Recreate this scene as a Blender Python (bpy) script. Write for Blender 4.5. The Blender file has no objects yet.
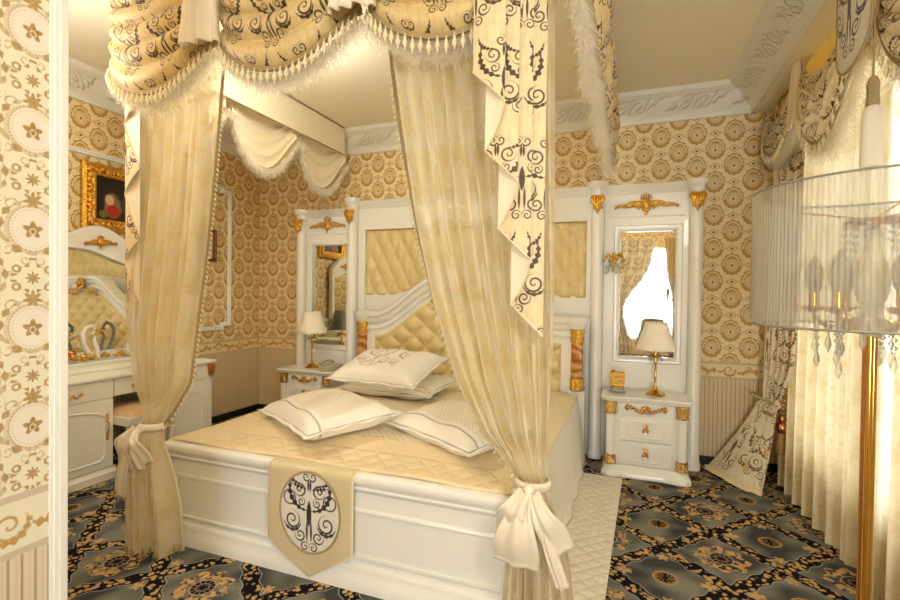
import bpy, math, random
from mathutils import Vector, Matrix
random.seed(7)
PI = math.pi
S = bpy.context.scene
COL = S.collection

# ---------------------------------------------------------------- camera, world, daylight, exposure
cd = bpy.data.cameras.new('camera'); cam = bpy.data.objects.new('camera', cd); COL.objects.link(cam)
cd.sensor_width = 36.0; cd.lens = 19.186; cd.clip_start = 0.02
YAW, PITCH, ROLL = math.radians(20.653), math.radians(-0.789), math.radians(0.737)
cam.matrix_world = (Matrix.Translation((0, 0, 1.4)) @ Matrix.Rotation(YAW, 4, 'Z')
                    @ Matrix.Rotation(PI / 2 + PITCH, 4, 'X') @ Matrix.Rotation(ROLL, 4, 'Z'))
S.camera = cam

w = bpy.data.worlds.new('daylight'); S.world = w; w.use_nodes = True
bg = w.node_tree.nodes['Background']; bg.inputs[0].default_value = (0.93, 0.96, 1.0, 1); bg.inputs[1].default_value = 1.3


def area(name, loc, rot, sx, sy, power, col):
    ld = bpy.data.lights.new(name, 'AREA'); ld.shape = 'RECTANGLE'; ld.size = sx; ld.size_y = sy
    ld.energy = power; ld.color = col
    o = bpy.data.objects.new(name, ld); o.location = loc; o.rotation_euler = rot; COL.objects.link(o)
    return o


area('daylight_window', (1.42, 3.0, 1.5), (0, PI / 2, 0), 2.7, 2.2, 110, (1.0, 0.97, 0.90))     # outside the right-hand windows
area('daylight_far_window', (0.2, -3.75, 1.5), (PI / 2, 0, 0), 2.6, 2.3, 360, (0.95, 0.98, 1.0))  # outside the window behind the camera


def lamp(name, loc, r, power, col):
    ld = bpy.data.lights.new(name, 'POINT'); ld.energy = power; ld.color = col; ld.shadow_soft_size = r
    o = bpy.data.objects.new(name, ld); o.location = loc; COL.objects.link(o)


lamp('added_fill_sitting', (1.0, -0.5, 2.5), 0.25, 84, (1.0, 0.95, 0.86))       # added fill light above and behind the viewpoint, no fitting there
lamp('added_fill_canopy', (-2.12, 2.55, 2.84), 0.10, 19, (1.0, 0.94, 0.82))         # unseen fill added behind the front swags to brighten the canopy inside
lamp('added_fill_dressing', (-3.0, 1.55, 2.55), 0.25, 18, (1.0, 0.95, 0.86))    # extra fill added over the dressing corner, not a real lamp

S.view_settings.view_transform = 'Standard'; S.view_settings.look = 'None'
S.view_settings.gamma = 1.0; S.view_settings.exposure = 0.42
try: S.view_settings.use_curve_mapping = False
except Exception: pass
S.cycles.max_bounces = 10; S.cycles.diffuse_bounces = 5; S.cycles.glossy_bounces = 5
S.cycles.transmission_bounces = 8; S.cycles.transparent_max_bounces = 16
S.cycles.caustics_reflective = False; S.cycles.caustics_refractive = False
S.cycles.sample_clamp_indirect = 6.0
S.cycles.use_denoising = True

# ---------------------------------------------------------------- node expressions


class E:
    def __init__(s, t, sock): s.t = t; s.s = sock
    def __add__(a, b): return mt('ADD', a, b)
    def __radd__(a, b): return mt('ADD', b, a)
    def __sub__(a, b): return mt('SUBTRACT', a, b)
    def __rsub__(a, b): return mt('SUBTRACT', b, a)
    def __mul__(a, b): return mt('MULTIPLY', a, b)
    def __rmul__(a, b): return mt('MULTIPLY', b, a)
    def __truediv__(a, b): return mt('DIVIDE', a, b)
    def __rtruediv__(a, b): return mt('DIVIDE', b, a)
    def __neg__(a): return mt('MULTIPLY', a, -1.0)
    def __pow__(a, b): return mt('POWER', a, b)


def mt(op, *a, clamp=False):
    t = next(x.t for x in a if isinstance(x, E))
    n = t.nodes.new('ShaderNodeMath'); n.operation = op; n.use_clamp = clamp
    for i, x in enumerate(a):
        if isinstance(x, E): t.links.new(x.s, n.inputs[i])
        else: n.inputs[i].default_value = x
    return E(t, n.outputs[0])


def ab(x): return mt('ABSOLUTE', x)
def sn(x): return mt('SINE', x)
def cs(x): return mt('COSINE', x)
def fr(x): return mt('FRACT', x)
def sq(x): return mt('SQRT', x)
def mn(a, *b):
    for c in b: a = mt('MINIMUM', a, c)
    return a
def mx(a, *b):
    for c in b: a = mt('MAXIMUM', a, c)
    return a
def lt(a, b): return mt('LESS_THAN', a, b)
def gt(a, b): return mt('GREATER_THAN', a, b)
def at2(a, b): return mt('ARCTAN2', a, b)
def wr(x, p): return mt('WRAP', x, p / 2, -p / 2)
def ss(d, wd): return mt('MULTIPLY_ADD', d, -1.0 / wd, 0.5, clamp=True)   # 1 inside (d<0), 0 outside
def ln(x, y): return sq(x * x + y * y)
def fmix(a, b, f): return a + (b - a) * f


def mixc(t, f, a, b):
    n = t.nodes.new('ShaderNodeMix'); n.data_type = 'RGBA'
    def put(i, v):
        if isinstance(v, E): t.links.new(v.s, n.inputs[i])
        elif isinstance(v, bpy.types.NodeSocket): t.links.new(v, n.inputs[i])
        elif isinstance(v, (int, float)): n.inputs[i].default_value = v
        else: n.inputs[i].default_value = (v[0], v[1], v[2], 1)
    put(0, f); put(6, a); put(7, b)
    return n.outputs[2]


def coords(t, kind):
    tc = t.nodes.new('ShaderNodeTexCoord'); sp = t.nodes.new('ShaderNodeSeparateXYZ')
    t.links.new(tc.outputs[kind], sp.inputs[0])
    return [E(t, sp.outputs[i]) for i in range(3)], tc.outputs[kind]


def noise(t, vec, scale, detail=2.0, rough=0.5):
    n = t.nodes.new('ShaderNodeTexNoise'); n.inputs['Scale'].default_value = scale
    n.inputs['Detail'].default_value = detail; n.inputs['Roughness'].default_value = rough
    if vec is not None: t.links.new(vec, n.inputs['Vector'])
    return E(t, n.outputs[0])


def voro(t, vec, scale):
    n = t.nodes.new('ShaderNodeTexVoronoi'); n.inputs['Scale'].default_value = scale
    if vec is not None: t.links.new(vec, n.inputs['Vector'])
    return E(t, n.outputs['Distance'])


def vec3(t, x, y, z=0.0):
    n = t.nodes.new('ShaderNodeCombineXYZ')
    for i, v in enumerate((x, y, z)):
        if isinstance(v, E): t.links.new(v.s, n.inputs[i])
        else: n.inputs[i].default_value = v
    return n.outputs[0]


def srgb(h):
    h = h.lstrip('#'); o = []
    for i in (0, 2, 4):
        c = int(h[i:i + 2], 16) / 255
        o.append(c / 12.92 if c <= 0.04045 else ((c + 0.055) / 1.055) ** 2.4)
    return tuple(o)


def mat(name):
    m = bpy.data.materials.new(name); m.use_nodes = True
    t = m.node_tree
    return m, t, t.nodes['Principled BSDF']


def setp(b, **k):
    names = dict(rough='Roughness', metal='Metallic', spec='Specular IOR Level', sheen='Sheen Weight', coat='Coat Weight',
                 trans='Transmission Weight', ior='IOR', alpha='Alpha')
    for a, v in k.items(): b.inputs[names[a]].default_value = v


def plain(name, hexc, rough=0.5, metal=0.0, var=0.04, scale=30.0, **k):
    m, t, b = mat(name); c = srgb(hexc)
    _, v = coords(t, 'Object')
    n = noise(t, v, scale)
    col = mixc(t, n, tuple(x * (1 - var) for x in c), tuple(min(1, x * (1 + var)) for x in c))
    t.links.new(col, b.inputs['Base Color']); setp(b, rough=rough, metal=metal, **k)
    return m


def bump(t, b, h, dist, strength=1.0):
    n = t.nodes.new('ShaderNodeBump'); n.inputs['Distance'].default_value = dist; n.inputs['Strength'].default_value = strength
    t.links.new(h.s, n.inputs['Height']); t.links.new(n.outputs[0], b.inputs['Normal'])


# --- scroll vocabulary used on the embroidered cloth
def spiral(u, v, cx, cz, R, p, d, ph=0.0, wd=0.0055):
    du = u - cx; dv = v - cz
    r = ln(du, dv); a = at2(dv, du)
    f = fr(a * (d / (2 * PI)) - r / p + ph)
    dist = ab(f - 0.5) * p - r * (wd / R * 0.35)
    return mx(dist - wd * 0.35, r - R)


def arc(u, v, cx, cz, R, wd):
    return ab(ln(u - cx, v - cz) - R) - wd


def leaf(u, v, cx, cz, ang, L, W, k=0.0):
    c, s = math.cos(ang), math.sin(ang)
    du = u - cx; dv = v - cz
    a = (du * c + dv * s) / L; b_ = dv * c - du * s
    if k:
        return ab(b_) - W * (1.0 - a * a) * (0.62 + 0.38 * sn(a * k))
    return ab(b_) - W * (1.0 - a * a)


def arcband(u, v, cx, cz, R, w0, w1, k, t0, half):
    """tapering, frilled arc round (cx, cz): angle t0 +- half (radians)"""
    du = u - cx; dv = v - cz
    th = at2(dv, du); off = ab(wr(th - t0, 2 * PI)) / half
    wd = (w0 + w1 * (0.5 + 0.5 * sn(th * k))) * (1.0 - off * off)
    return mx(ab(ln(du, dv) - R) - wd, (off - 1.0) * 0.02)


def scroll_motif(u, v):
    """mirrored acanthus scroll about 0.30 wide and 0.38 tall, distance < 0 on the thread"""
    x = ab(u)
    d = spiral(x, v, 0.055, 0.108, 0.036, 0.024, 1, 0.2, 0.007)
    d = mn(d, spiral(x, v, 0.018, 0.172, 0.024, 0.017, -1, 0.4, 0.006))
    d = mn(d, spiral(x, v, 0.098, -0.045, 0.046, 0.029, -1, 0.55, 0.008))
    d = mn(d, spiral(x, v, 0.052, -0.115, 0.032, 0.021, 1, 0.1, 0.007))
    d = mn(d, spiral(x, v, 0.024, -0.168, 0.024, 0.017, 1, 0.6, 0.006))
    d = mn(d, spiral(x, v, 0.045, 0.050, 0.022, 0.016, -1, 0.3, 0.006))
    d = mn(d, arcband(x, v, 0.015, 0.110, 0.100, 0.006, 0.010, 21.0, -0.55, 1.15))
    d = mn(d, arcband(x, v, 0.098, -0.045, 0.052, 0.005, 0.005, 11.0, -1.6, 1.35))
    d = mn(d, arcband(x, v, 0.060, 0.200, 0.065, 0.004, 0.006, 23.0, -0.9, 0.9))
    d = mn(d, leaf(x, v, 0.0, 0.0, 1.57, 0.060, 0.014), leaf(x, v, 0.012, -0.09, 1.57, 0.055, 0.006), leaf(x, v, 0.006, 0.13, 1.57, 0.03, 0.006))
    return d


def cloth(name, base_hex, thread_hex, back_hex, ru=0.33, rv=0.41, dens=1.0, stagger=True, rough=0.55, translucent=0.0, thread=True):
    m, t, b = mat(name)
    (u, v, _), vec = coords(t, 'UV')
    base = srgb(base_hex)
    sheen = noise(t, vec, 9.0, 3)
    streak = noise(t, vec3(t, u * 90.0, v * 9.0), 1.0, 2)
    col = mixc(t, ss(0.5 - streak, 0.35), tuple(c * 0.88 for c in base), tuple(min(1, c * 1.06) for c in base))
    if thread:
        row = mt('FLOOR', v / rv)
        uu = wr(u + (row * (ru / 2) if stagger else 0.0), ru)
        vv = wr(v - mt('FLOOR', v / rv) * rv - rv / 2, rv * 1.5)
        d = scroll_motif(uu * dens, vv * dens)
        msk = ss(d, 0.004)
        pale = ss(0.48 - noise(t, vec3(t, u * 30.0, v * 22.0), 1.0, 1), 0.06)
        col = mixc(t, pale * 0.30, col, tuple(min(1, c * 1.18) for c in base))
        col = mixc(t, msk, col, mixc(t, sheen, srgb(thread_hex), tuple(c * 2.2 for c in srgb(thread_hex))))
    gn = t.nodes.new('ShaderNodeNewGeometry')
    col = mixc(t, E(t, gn.outputs['Backfacing']), col, srgb(back_hex))
    t.links.new(col, b.inputs['Base Color']); setp(b, rough=rough, sheen=0.15)
    if translucent:
        tr = t.nodes.new('ShaderNodeBsdfTranslucent'); mxs = t.nodes.new('ShaderNodeMixShader')
        t.links.new(col, tr.inputs[0]); mxs.inputs[0].default_value = translucent
        t.links.new(b.outputs[0], mxs.inputs[1]); t.links.new(tr.outputs[0], mxs.inputs[2])
        t.links.new(mxs.outputs[0], t.nodes['Material Output'].inputs[0])
    return m


def sheer(name, hexc, pat_hex, open_=0.30, dense=0.05, ru=0.22, rv=0.29, transl=0.40):
    m, t, b = mat(name)
    (u, v, _), vec = coords(t, 'UV')
    xa = wr(u, ru); za = wr(v, rv)
    xb = wr(xa + ru / 2, ru); zb = wr(za + rv / 2, rv)
    sel = lt(xb * xb + zb * zb, xa * xa + za * za)
    x = fmix(xa, xb, sel); z = fmix(za, zb, sel)
    nz = noise(t, vec, 26.0, 2) - 0.5
    r = ln(x * 1.1, z); th = at2(x, z)
    d1 = r - (0.060 + 0.018 * cs(th * 7.0) + 0.012 * cs(th * 3.0) + 0.06 * nz)
    d2 = ab(ln(x, z - 0.02) - 0.030) - 0.005 - 0.006 * nz
    d3 = ln(ab(x) - 0.075, z + 0.085) - (0.030 + 0.010 * cs(at2(ab(x) - 0.075, z + 0.085) * 5.0))
    msk = mx(ss(d1, 0.008) * (1.0 - ss(d2, 0.006) * 0.8), ss(d3, 0.008))
    thread = noise(t, vec3(t, u * 400.0, v * 30.0), 1.0, 1)
    col = mixc(t, msk * 0.9, srgb(hexc), srgb(pat_hex))
    t.links.new(col, b.inputs['Base Color']); setp(b, rough=0.45, sheen=0.2)
    tr = t.nodes.new('ShaderNodeBsdfTranslucent'); t.links.new(col, tr.inputs[0])
    m1 = t.nodes.new('ShaderNodeMixShader'); m1.inputs[0].default_value = transl
    t.links.new(b.outputs[0], m1.inputs[1]); t.links.new(tr.outputs[0], m1.inputs[2])
    tp = t.nodes.new('ShaderNodeBsdfTransparent'); m2 = t.nodes.new('ShaderNodeMixShader')
    op = fmix(open_ + 0.10 * (thread - 0.5), dense, msk)
    t.links.new(op.s, m2.inputs[0]); t.links.new(m1.outputs[0], m2.inputs[1]); t.links.new(tp.outputs[0], m2.inputs[2])
    t.links.new(m2.outputs[0], t.nodes['Material Output'].inputs[0])
    return m


def wall_mat(name, axis, base, pale, gold, dark, stripe, zb=(0.72, 0.863), u0=0.221, v0=2.48, near=False):
    PX, PZ = 0.275, 0.273
    m, t, b = mat(name)
    (X, Y, Z), vec = coords(t, 'Object')
    u = X if axis == 'X' else Y
    xa = ab(wr(u - u0, PX)); za = wr(Z - v0, PZ)
    xb = PX / 2 - xa; zb_ = wr(za + PZ / 2, PZ)
    sel = lt(xb * xb + zb_ * zb_, xa * xa + za * za)
    x = fmix(xa, xb, sel) / PX; z = fmix(za, zb_, sel) / PX
    r = ln(x, z * 0.90); th = at2(x, z)
    nz = noise(t, vec, 110.0, 2) - 0.5
    # lozenges halfway between medallions of one column
    la = xa + ab(zb_) * 0.85; lb = xb + ab(za) * 0.85
    pick = lt(lb, la)
    lx = fmix(xa, xb, pick) / PX; lz = fmix(ab(zb_), ab(za), pick) / PX
    if near:
        tone = mixc(t, ss(nz, 0.5), srgb(dark), srgb(gold))
        d = spiral(x, z, 0.185, 0.215, 0.075, 0.062, 1, 0.15, 0.020)
        d = mn(d, spiral(x, z, 0.285, 0.02, 0.055, 0.050, -1, 0.5, 0.018))
        d = mn(d, spiral(x, z, 0.215, -0.215, 0.060, 0.050, 1, 0.7, 0.018))
        d = mn(d, spiral(x, z, 0.065, -0.315, 0.050, 0.045, -1, 0.2, 0.016))
        d = mn(d, arcband(x, z, 0.0, 0.0, 0.272, 0.006, 0.034, 13.0, 0.35, 1.25), arcband(x, z, 0.0, 0.0, 0.250, 0.006, 0.042, 11.0, -0.95, 0.8))
        fl_r = ln(x, z - 0.285)
        d = mn(d, fl_r - 0.075 - 0.022 * cs(at2(x, z - 0.285) * 7.0))
        d = d + 0.022 * nz + 0.006
        g_ = mx(ss(d, 0.014), ss(ln(x, z) - 0.245, 0.01) * 0.35)
        # lozenge frames of thin scrolls with a floret inside
        dl = lx + lz * 0.95
        e = ab(dl - 0.185 - 0.020 * cs((lx - lz) * 40.0)) - 0.012 - 0.012 * sn((lx - lz) * 60.0)
        e = mn(e, ln(lx, lz) - 0.050 - 0.016 * cs(at2(lx, lz) * 8.0), ab(ln(lx - 0.14, lz - 0.09) - 0.030) - 0.010)
        g2 = ss(e + 0.012 * nz, 0.012)
        col = mixc(t, mx(g_, g2) * 0.9, srgb(base), tone)
        m_in = ss(r - 0.195, 0.012)
        col = mixc(t, m_in, col, srgb(pale))
        m_dot = mx(ss(ab(r - 0.205) - 0.008, 0.01) * gt(sn(th * 40.0), -0.1), ss(ab(r - 0.175) - 0.004, 0.006) * 0.5)
        col = mixc(t, m_dot * 0.7, col, srgb(gold))
        fz_ = z + 0.01
        c1 = ln(x, fz_) - 0.070 - 0.020 * cs(at2(x, fz_) * 5.0)
        col = mixc(t, ss(c1 + 0.02 * nz, 0.016), col, tone)
        col = mixc(t, ss(ab(ln(x * 1.2, fz_ + 0.015) - 0.030) - 0.006, 0.008) * 0.8, col, srgb(pale))
    else:
        top = mx(cs(th), 0.0) ** 5.0
        rim = 0.262 + 0.012 * cs(th * 14.0) + 0.055 * top
        m_out = ss(r - rim - 0.03 * nz, 0.02)
        rib = ss(ab(r - 0.216 - 0.045 * top) - 0.020, 0.014) * ss(-0.15 - cs(th), 0.2)
        inner = ss(r - 0.180 - 0.014 * cs(th * 9.0), 0.02)
        halo = ss(ln(x * 1.15, z + 0.01) - 0.085, 0.03); core = ss(ln(x * 1.3, z + 0.01) - 0.042, 0.02)
        rays = ss(ab(sn(th * 4.5)) - 0.35, 0.3) * inner * (1.0 - halo)
        buds = ss(ln(x - 0.265, z - 0.14) - 0.022, 0.015)
        buds = mx(buds, ss(ln(x - 0.18, z - 0.27) - 0.022, 0.015), ss(ln(x - 0.31, z) - 0.022, 0.015))
        crown = ss(ln(x, z - 0.215) - 0.050, 0.02)
        dl = sq(lx * lx * 0.75 + lz * lz * 1.3)
        eye = ss(ab(dl - 0.095 - 0.012 * cs(at2(lx, lz) * 4.0)) - 0.014, 0.014)
        dot = ss(dl - 0.038, 0.016)
        tick = ss(ab(lx - 0.165) - 0.006, 0.01) * ss(lz - 0.010, 0.01)
        col = mixc(t, mx(eye, buds, tick) * 0.85, srgb(base), srgb(gold))
        col = mixc(t, dot, col, srgb(dark))
        col = mixc(t, m_out, col, srgb(gold))
        col = mixc(t, ss(ab(r - rim + 0.012) - 0.012, 0.015) * 0.5, col, srgb(dark))
        col = mixc(t, rib * 0.9, col, srgb(base))
        col = mixc(t, inner * 0.85, col, srgb(pale))
        col = mixc(t, mx(rays * 0.30, crown * 0.6), col, srgb(gold))
        col = mixc(t, halo * 0.7, col, srgb(base))
        col = mixc(t, core, col, srgb(dark))
    # frieze
    p = 0.30; fu = wr(u - u0, p); zc0 = (zb[0] + zb[1]) / 2 - Z; hh = zb[1] - zb[0]
    sgn = gt(wr(u - u0, 2 * p), 0.0) * 2.0 - 1.0
    fz = zc0 * sgn
    d = spiral(fu, fz, -0.055, 0.004, 0.040, 0.028, 1, 0.1, 0.007)
    d = mn(d, spiral(fu, fz, 0.085, -0.012, 0.030, 0.022, -1, 0.5, 0.006))
    d = mn(d, arcband(fu, fz, -0.055, 0.004, 0.045, 0.005, 0.008, 13.0, -1.2, 1.7), arcband(fu, fz, 0.03, -0.045, 0.060, 0.006, 0.012, 15.0, 1.2, 1.2))
    d = mn(d, arcband(fu, fz, 0.10, 0.04, 0.050, 0.004, 0.008, 17.0, -1.9, 1.1), arcband(fu, fz, -0.12, 0.03, 0.040, 0.004, 0.008, 15.0, -1.3, 1.0))
    d = mn(d, ln(fu - 0.135, fz) - 0.020 - 0.006 * cs(at2(fu - 0.135, fz) * 6.0))
    fcol = mixc(t, ss(d, 0.005), srgb(base), srgb(gold))
    band = ss(ab(ab(zc0) - hh / 2 + 0.010) - 0.010, 0.003)
    fcol = mixc(t, band, fcol, mixc(t, 0.45, srgb(stripe), srgb(base)))
    # stripes
    f = fr(u / 0.032)
    s1 = ss(ab(f - 0.5) - 0.10, 0.06); s2 = ss(ab(f - 0.08) - 0.05, 0.05)
    scol = mixc(t, s1, mixc(t, 0.5, srgb(base), (0.62, 0.50, 0.36)), srgb(stripe))
    scol = mixc(t, s2, scol, mixc(t, 0.5, srgb(gold), srgb(base)))
    col = mixc(t, lt(Z, zb[1]), col, fcol)
    col = mixc(t, lt(Z, zb[0]), col, scol)
    t.links.new(col, b.inputs['Base Color']); setp(b, rough=0.55, spec=0.35)
    return m


def carpet_mat():
    m, t, b = mat('patterned_carpet')
    (X, Y, Z), vec = coords(t, 'Object')
    u = (X - 0.476) / 0.2925; v = (Y - 3.504) / 0.302
    ub = ab(wr(u, 2.0)); vb = ab(wr(v, 2.0))
    sel = gt(ub + vb, 1.0)                       # 0 = big wreath cell, 1 = small ring cell
    us = fmix(ub, 1.0 - ub, sel); vs = fmix(vb, 1.0 - vb, sel)
    line = ab(us + vs - 1.0)
    tt = us - vs
    nz = noise(t, vec, 60.0, 2) - 0.5
    wav = 0.030 * cs(tt * 12.0)
    outl = ss(ab(line - 0.205 - wav) - 0.012, 0.015)
    band = ss(line - 0.19 - wav, 0.02)
    fl = sn(tt * 24.0) * cs(line * 34.0) + 0.35 * sn(tt * 61.0 + line * 40.0) + 1.2 * nz
    vd = voro(t, vec, 36.0)
    gold_band = band * ss(vd - 0.47 - 0.35 * nz, 0.10) * ss(line - 0.150 - wav * 1.4, 0.04)
    r = ln(us, vs * 1.02); th = at2(us, vs)
    # big wreath
    petal = sn(th * 9.0 + r * 9.0) * cs(th * 4.0 - r * 38.0) + 1.1 * nz
    wre = ss(ab(r - 0.335) - 0.10 - 0.045 * cs(th * 8.0), 0.03)
    gold_w = wre * ss(vd - 0.56 - 0.35 * nz, 0.10)
    purple = wre * ss(petal + 0.25, 0.2)
    ring = ss(ab(r - 0.195) - 0.010, 0.012); disc = ss(r - 0.195, 0.01)
    ros = disc * ss(ab(sn(th * 6.0)) - 0.30, 0.2) * gt(r, 0.05)
    ros2 = ss(ab(r - 0.10) - 0.012, 0.015)
    # small ring
    ring_s = mx(ss(ab(r - 0.185) - 0.015, 0.012), ss(ab(r - 0.15) - 0.006, 0.01))
    disc_s = ss(r - 0.18, 0.01)
    ros_s = disc_s * ss(ab(sn(th * 6.0 + 0.5)) - 0.35, 0.25) * ss(r - 0.14, 0.01) * gt(r, 0.045)
    # florets in the corners of the small cells
    f1 = ln(us - 0.66, vs); f2 = ln(us, vs - 0.66)
    flr = mx(ss(f1 - 0.10 - 0.035 * cs(at2(us - 0.66, vs) * 5.0), 0.02), ss(f2 - 0.085 - 0.03 * cs(at2(us, vs - 0.66) * 5.0), 0.02))
    heather = noise(t, vec, 4.5, 1)
    fine = noise(t, vec, 420.0, 1)
    slate = mixc(t, ss(0.5 - heather, 0.25), srgb('#404146'), srgb('#8e8e82'))
    slate = mixc(t, fine * 0.4, slate, srgb('#55554f'))
    dark = srgb('#14141b'); gold = mixc(t, noise(t, vec, 45.0, 1), srgb('#a07038'), srgb('#e2c690'))
    pale = srgb('#9a9da0')
    col = mixc(t, band, slate, dark)
    col = mixc(t, outl, col, pale)
    col = mixc(t, gold_band, col, gold)
    big = 1.0 - sel
    col = mixc(t, purple * big * 0.8, col, srgb('#2a1c22'))
    col = mixc(t, gold_w * big, col, gold)
    col = mixc(t, mx(disc * big, disc_s * sel), col, dark)
    col = mixc(t, mx(ring * big, ros2 * big * 0.5, ros * big * 0.6), col, srgb('#b9a184'))
    col = mixc(t, mx(ring_s, ros_s * 0.8) * sel, col, srgb('#c29a62'))
    col = mixc(t, flr * sel, col, gold)
    t.links.new(col, b.inputs['Base Color']); setp(b, rough=0.95, spec=0.1)
    bump(t, b, fine, 0.004, 0.5)
    return m


def quilt_mat(name, hexc, pitch=0.075, band_hex=None):
    m, t, b = mat(name)
    (u, v, _), vec = coords(t, 'UV')
    p = fr((u + v) / pitch); q = fr((u - v) / pitch)
    e = mn(mn(p, 1.0 - p), mn(q, 1.0 - q))
    h = mt('POWER', e * 2.0, 0.5)
    fine = noise(t, vec, 60.0, 2)
    seam = ss(e - 0.035, 0.03)
    c0 = srgb(hexc)
    col = mixc(t, seam * 0.5, c0, tuple(c * 0.80 for c in c0))
    if band_hex:
        # bedspread: plain satin border, quilted corner panels, fine lattice in the middle
        x = ab(u + 1.43); y = v
        inner = mx(x - 0.66, 2.34 - y)
        cin = ss(inner, 0.01)
        plainb = mx(ss(ab(mx(x - 0.80, 2.24 - y)) - 0.06, 0.01), 0.0)
        col = mixc(t, cin, srgb(band_hex), col)
        fp = fr((u + v) / 0.042); fq = fr((u - v) / 0.042)
        fe = mn(mn(fp, 1.0 - fp), mn(fq, 1.0 - fq))
        lat = ss(fe - 0.10, 0.06) * cin
        col = mixc(t, lat * 0.55, col, tuple(c * 0.86 for c in c0))
        h = fmix(h * (1.0 - plainb * 0.9), fe * 1.2, cin)
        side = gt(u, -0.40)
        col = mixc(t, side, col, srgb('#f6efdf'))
    t.links.new(col, b.inputs['Base Color']); setp(b, rough=0.42, sheen=0.2)
    bump(t, b, h + 0.15 * fine, 0.010, 0.8)
    return m


M = {}
M['carpet'] = carpet_mat()
M['wall_back'] = wall_mat('damask_paper_back', 'X', '#f0dcae', '#e6cc9c', '#c2984e', '#8d6730', '#b4966c')
M['wall_side'] = wall_mat('damask_paper_side', 'Y', '#f0dcae', '#e6cc9c', '#c2984e', '#8d6730', '#b4966c', u0=0.06)
M['wall_near'] = wall_mat('damask_paper_near', 'Y', '#e6e2cc', '#e8e2d6', '#bb9a5e', '#94743e', '#b09a80', zb=(0.665, 0.838), u0=0.841, v0=2.11, near=True)
M['ceiling'] = plain('ceiling_paint', '#f8f0d8', 0.8, var=0.02, scale=2)
M['white'] = plain('white_lacquer', '#f2efe4', 0.28, var=0.015, scale=4, coat=0.2)
M['white_bed'] = plain('white_bed_lacquer', '#efeee6', 0.3, var=0.015, scale=4, coat=0.2)
M['trim'] = plain('white_trim_paint', '#eef0ec', 0.4, var=0.02, scale=4)


def gold_mat(name, hexc, rough, bs):
    m, t, b = mat(name); _, v = coords(t, 'Object')
    n = noise(t, v, bs, 3)
    t.links.new(mixc(t, n, tuple(c * 0.75 for c in srgb(hexc)), tuple(min(1, c * 1.25) for c in srgb(hexc))), b.inputs['Base Color'])
    setp(b, rough=rough, metal=1.0)
    bump(t, b, noise(t, v, bs * 1.4, 2), 0.012, 0.9)
    return m


M['gold'] = gold_mat('gilding', '#e6b552', 0.22, 60)
M['gold_soft'] = gold_mat('old_gilding', '#e4b870', 0.27, 70)
M['brass'] = plain('polished_brass', '#dfae52', 0.14, 1.0, var=0.05, scale=8)
M['mirror'] = plain('mirror_glass', '#f1f3ee', 0.02, 1.0, var=0.0)


def onyx():
    m, t, b = mat('amber_onyx'); (x, y, z), v = coords(t, 'Object')
    n = noise(t, v, 7, 4)
    s = sn(z * 70.0 + n * 14.0) * 0.5 + 0.5
    t.links.new(mixc(t, s, srgb('#9a5a22'), srgb('#dda45c')), b.inputs['Base Color']); setp(b, rough=0.15, coat=0.5)
    return m


M['onyx'] = onyx()


def leather():
    m, t, b = mat('tufted_cream_leather'); _, v = coords(t, 'Object')
    n = noise(t, v, 14, 3); g = voro(t, v, 380)
    t.links.new(mixc(t, n, srgb('#d8be7c'), srgb('#ebd79e')), b.inputs['Base Color']); setp(b, rough=0.33, coat=0.15)
    bump(t, b, g, 0.001, 0.3)
    return m


M['leather'] = leather()
M['satin'] = plain('cream_satin', '#ecdbb2', 0.30, var=0.05, scale=9, sheen=0.3)
M['satin_pale'] = plain('pale_satin', '#f0e6d0', 0.30, var=0.04, scale=9, sheen=0.3)
M['satin_runner'] = plain('olive_gold_satin', '#d6c79e', 0.32, var=0.05, scale=9, sheen=0.3)
M['board'] = plain('cream_fascia_cloth', '#f0e4c8', 0.6, var=0.02, scale=3)
M['cord'] = plain('bronze_cord', '#8a6b3e', 0.6, var=0.2, scale=120)
M['gimp'] = plain('woven_gimp', '#a8946a', 0.7, var=0.3, scale=160)
M['tassel'] = plain('cream_tassel_thread', '#efe2bd', 0.55, var=0.15, scale=60)
M['tassel_dark'] = plain('bronze_tassel_thread', '#9c7a45', 0.6, var=0.3, scale=90)
M['swag'] = cloth('embroidered_swag', '#dcc48e', '#38260f', '#f0e2c4')
M['swag_win'] = cloth('embroidered_window_swag', '#efe2c6', '#4a331a', '#f6e8c6', translucent=0.25)
M['tail'] = cloth('embroidered_tail', '#e4d2a8', '#3f2b15', '#f2e6cc', ru=0.25, rv=0.36, dens=1.22)
M['drape'] = cloth('embroidered_drape', '#e6dbc0', '#6a5230', '#d9b878')
M['swag_in'] = cloth('swag_lining', '#f2e4c4', '#4a3318', '#f4e6c8', thread=False, rough=0.32)
M['sheer_bed'] = sheer('bed_sheer', '#f6edd2', '#e3d3a2', 0.30, 0.18)
M['sheer_win'] = sheer('window_sheer', '#ece0c0', '#e0d0a6', 0.09, 0.05, transl=0.25)
M['pleat'] = None
M['linen'] = plain('white_pillow_linen', '#f8f4ea', 0.55, var=0.02, scale=20, sheen=0.2)
M['bedspread'] = quilt_mat('quilted_bedspread', '#f3e6c8', 0.12, '#f0dbb0')
M['rug'] = quilt_mat('quilted_rug', '#f3ead8', 0.09)
M['shade'] = plain('cream_lamp_shade', '#f3ead6', 0.7, var=0.03, scale=8)
M['peach'] = plain('peach_stool_cloth', '#dcb98a', 0.45, var=0.08, scale=20)
M['phone'] = plain('grey_beige_plastic', '#b3ab92', 0.35, var=0.02)
M['socket'] = plain('white_plastic', '#ece8d8', 0.35, var=0.01)
M['black'] = plain('black_rubber', '#1a1713', 0.5, var=0.05)
M['copper'] = plain('copper_rose', '#c98a58', 0.25, 1.0, var=0.1, scale=40)
M['pulls'] = plain('brushed_gold_pull', '#d9b27a', 0.25, 1.0, var=0.05)


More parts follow.
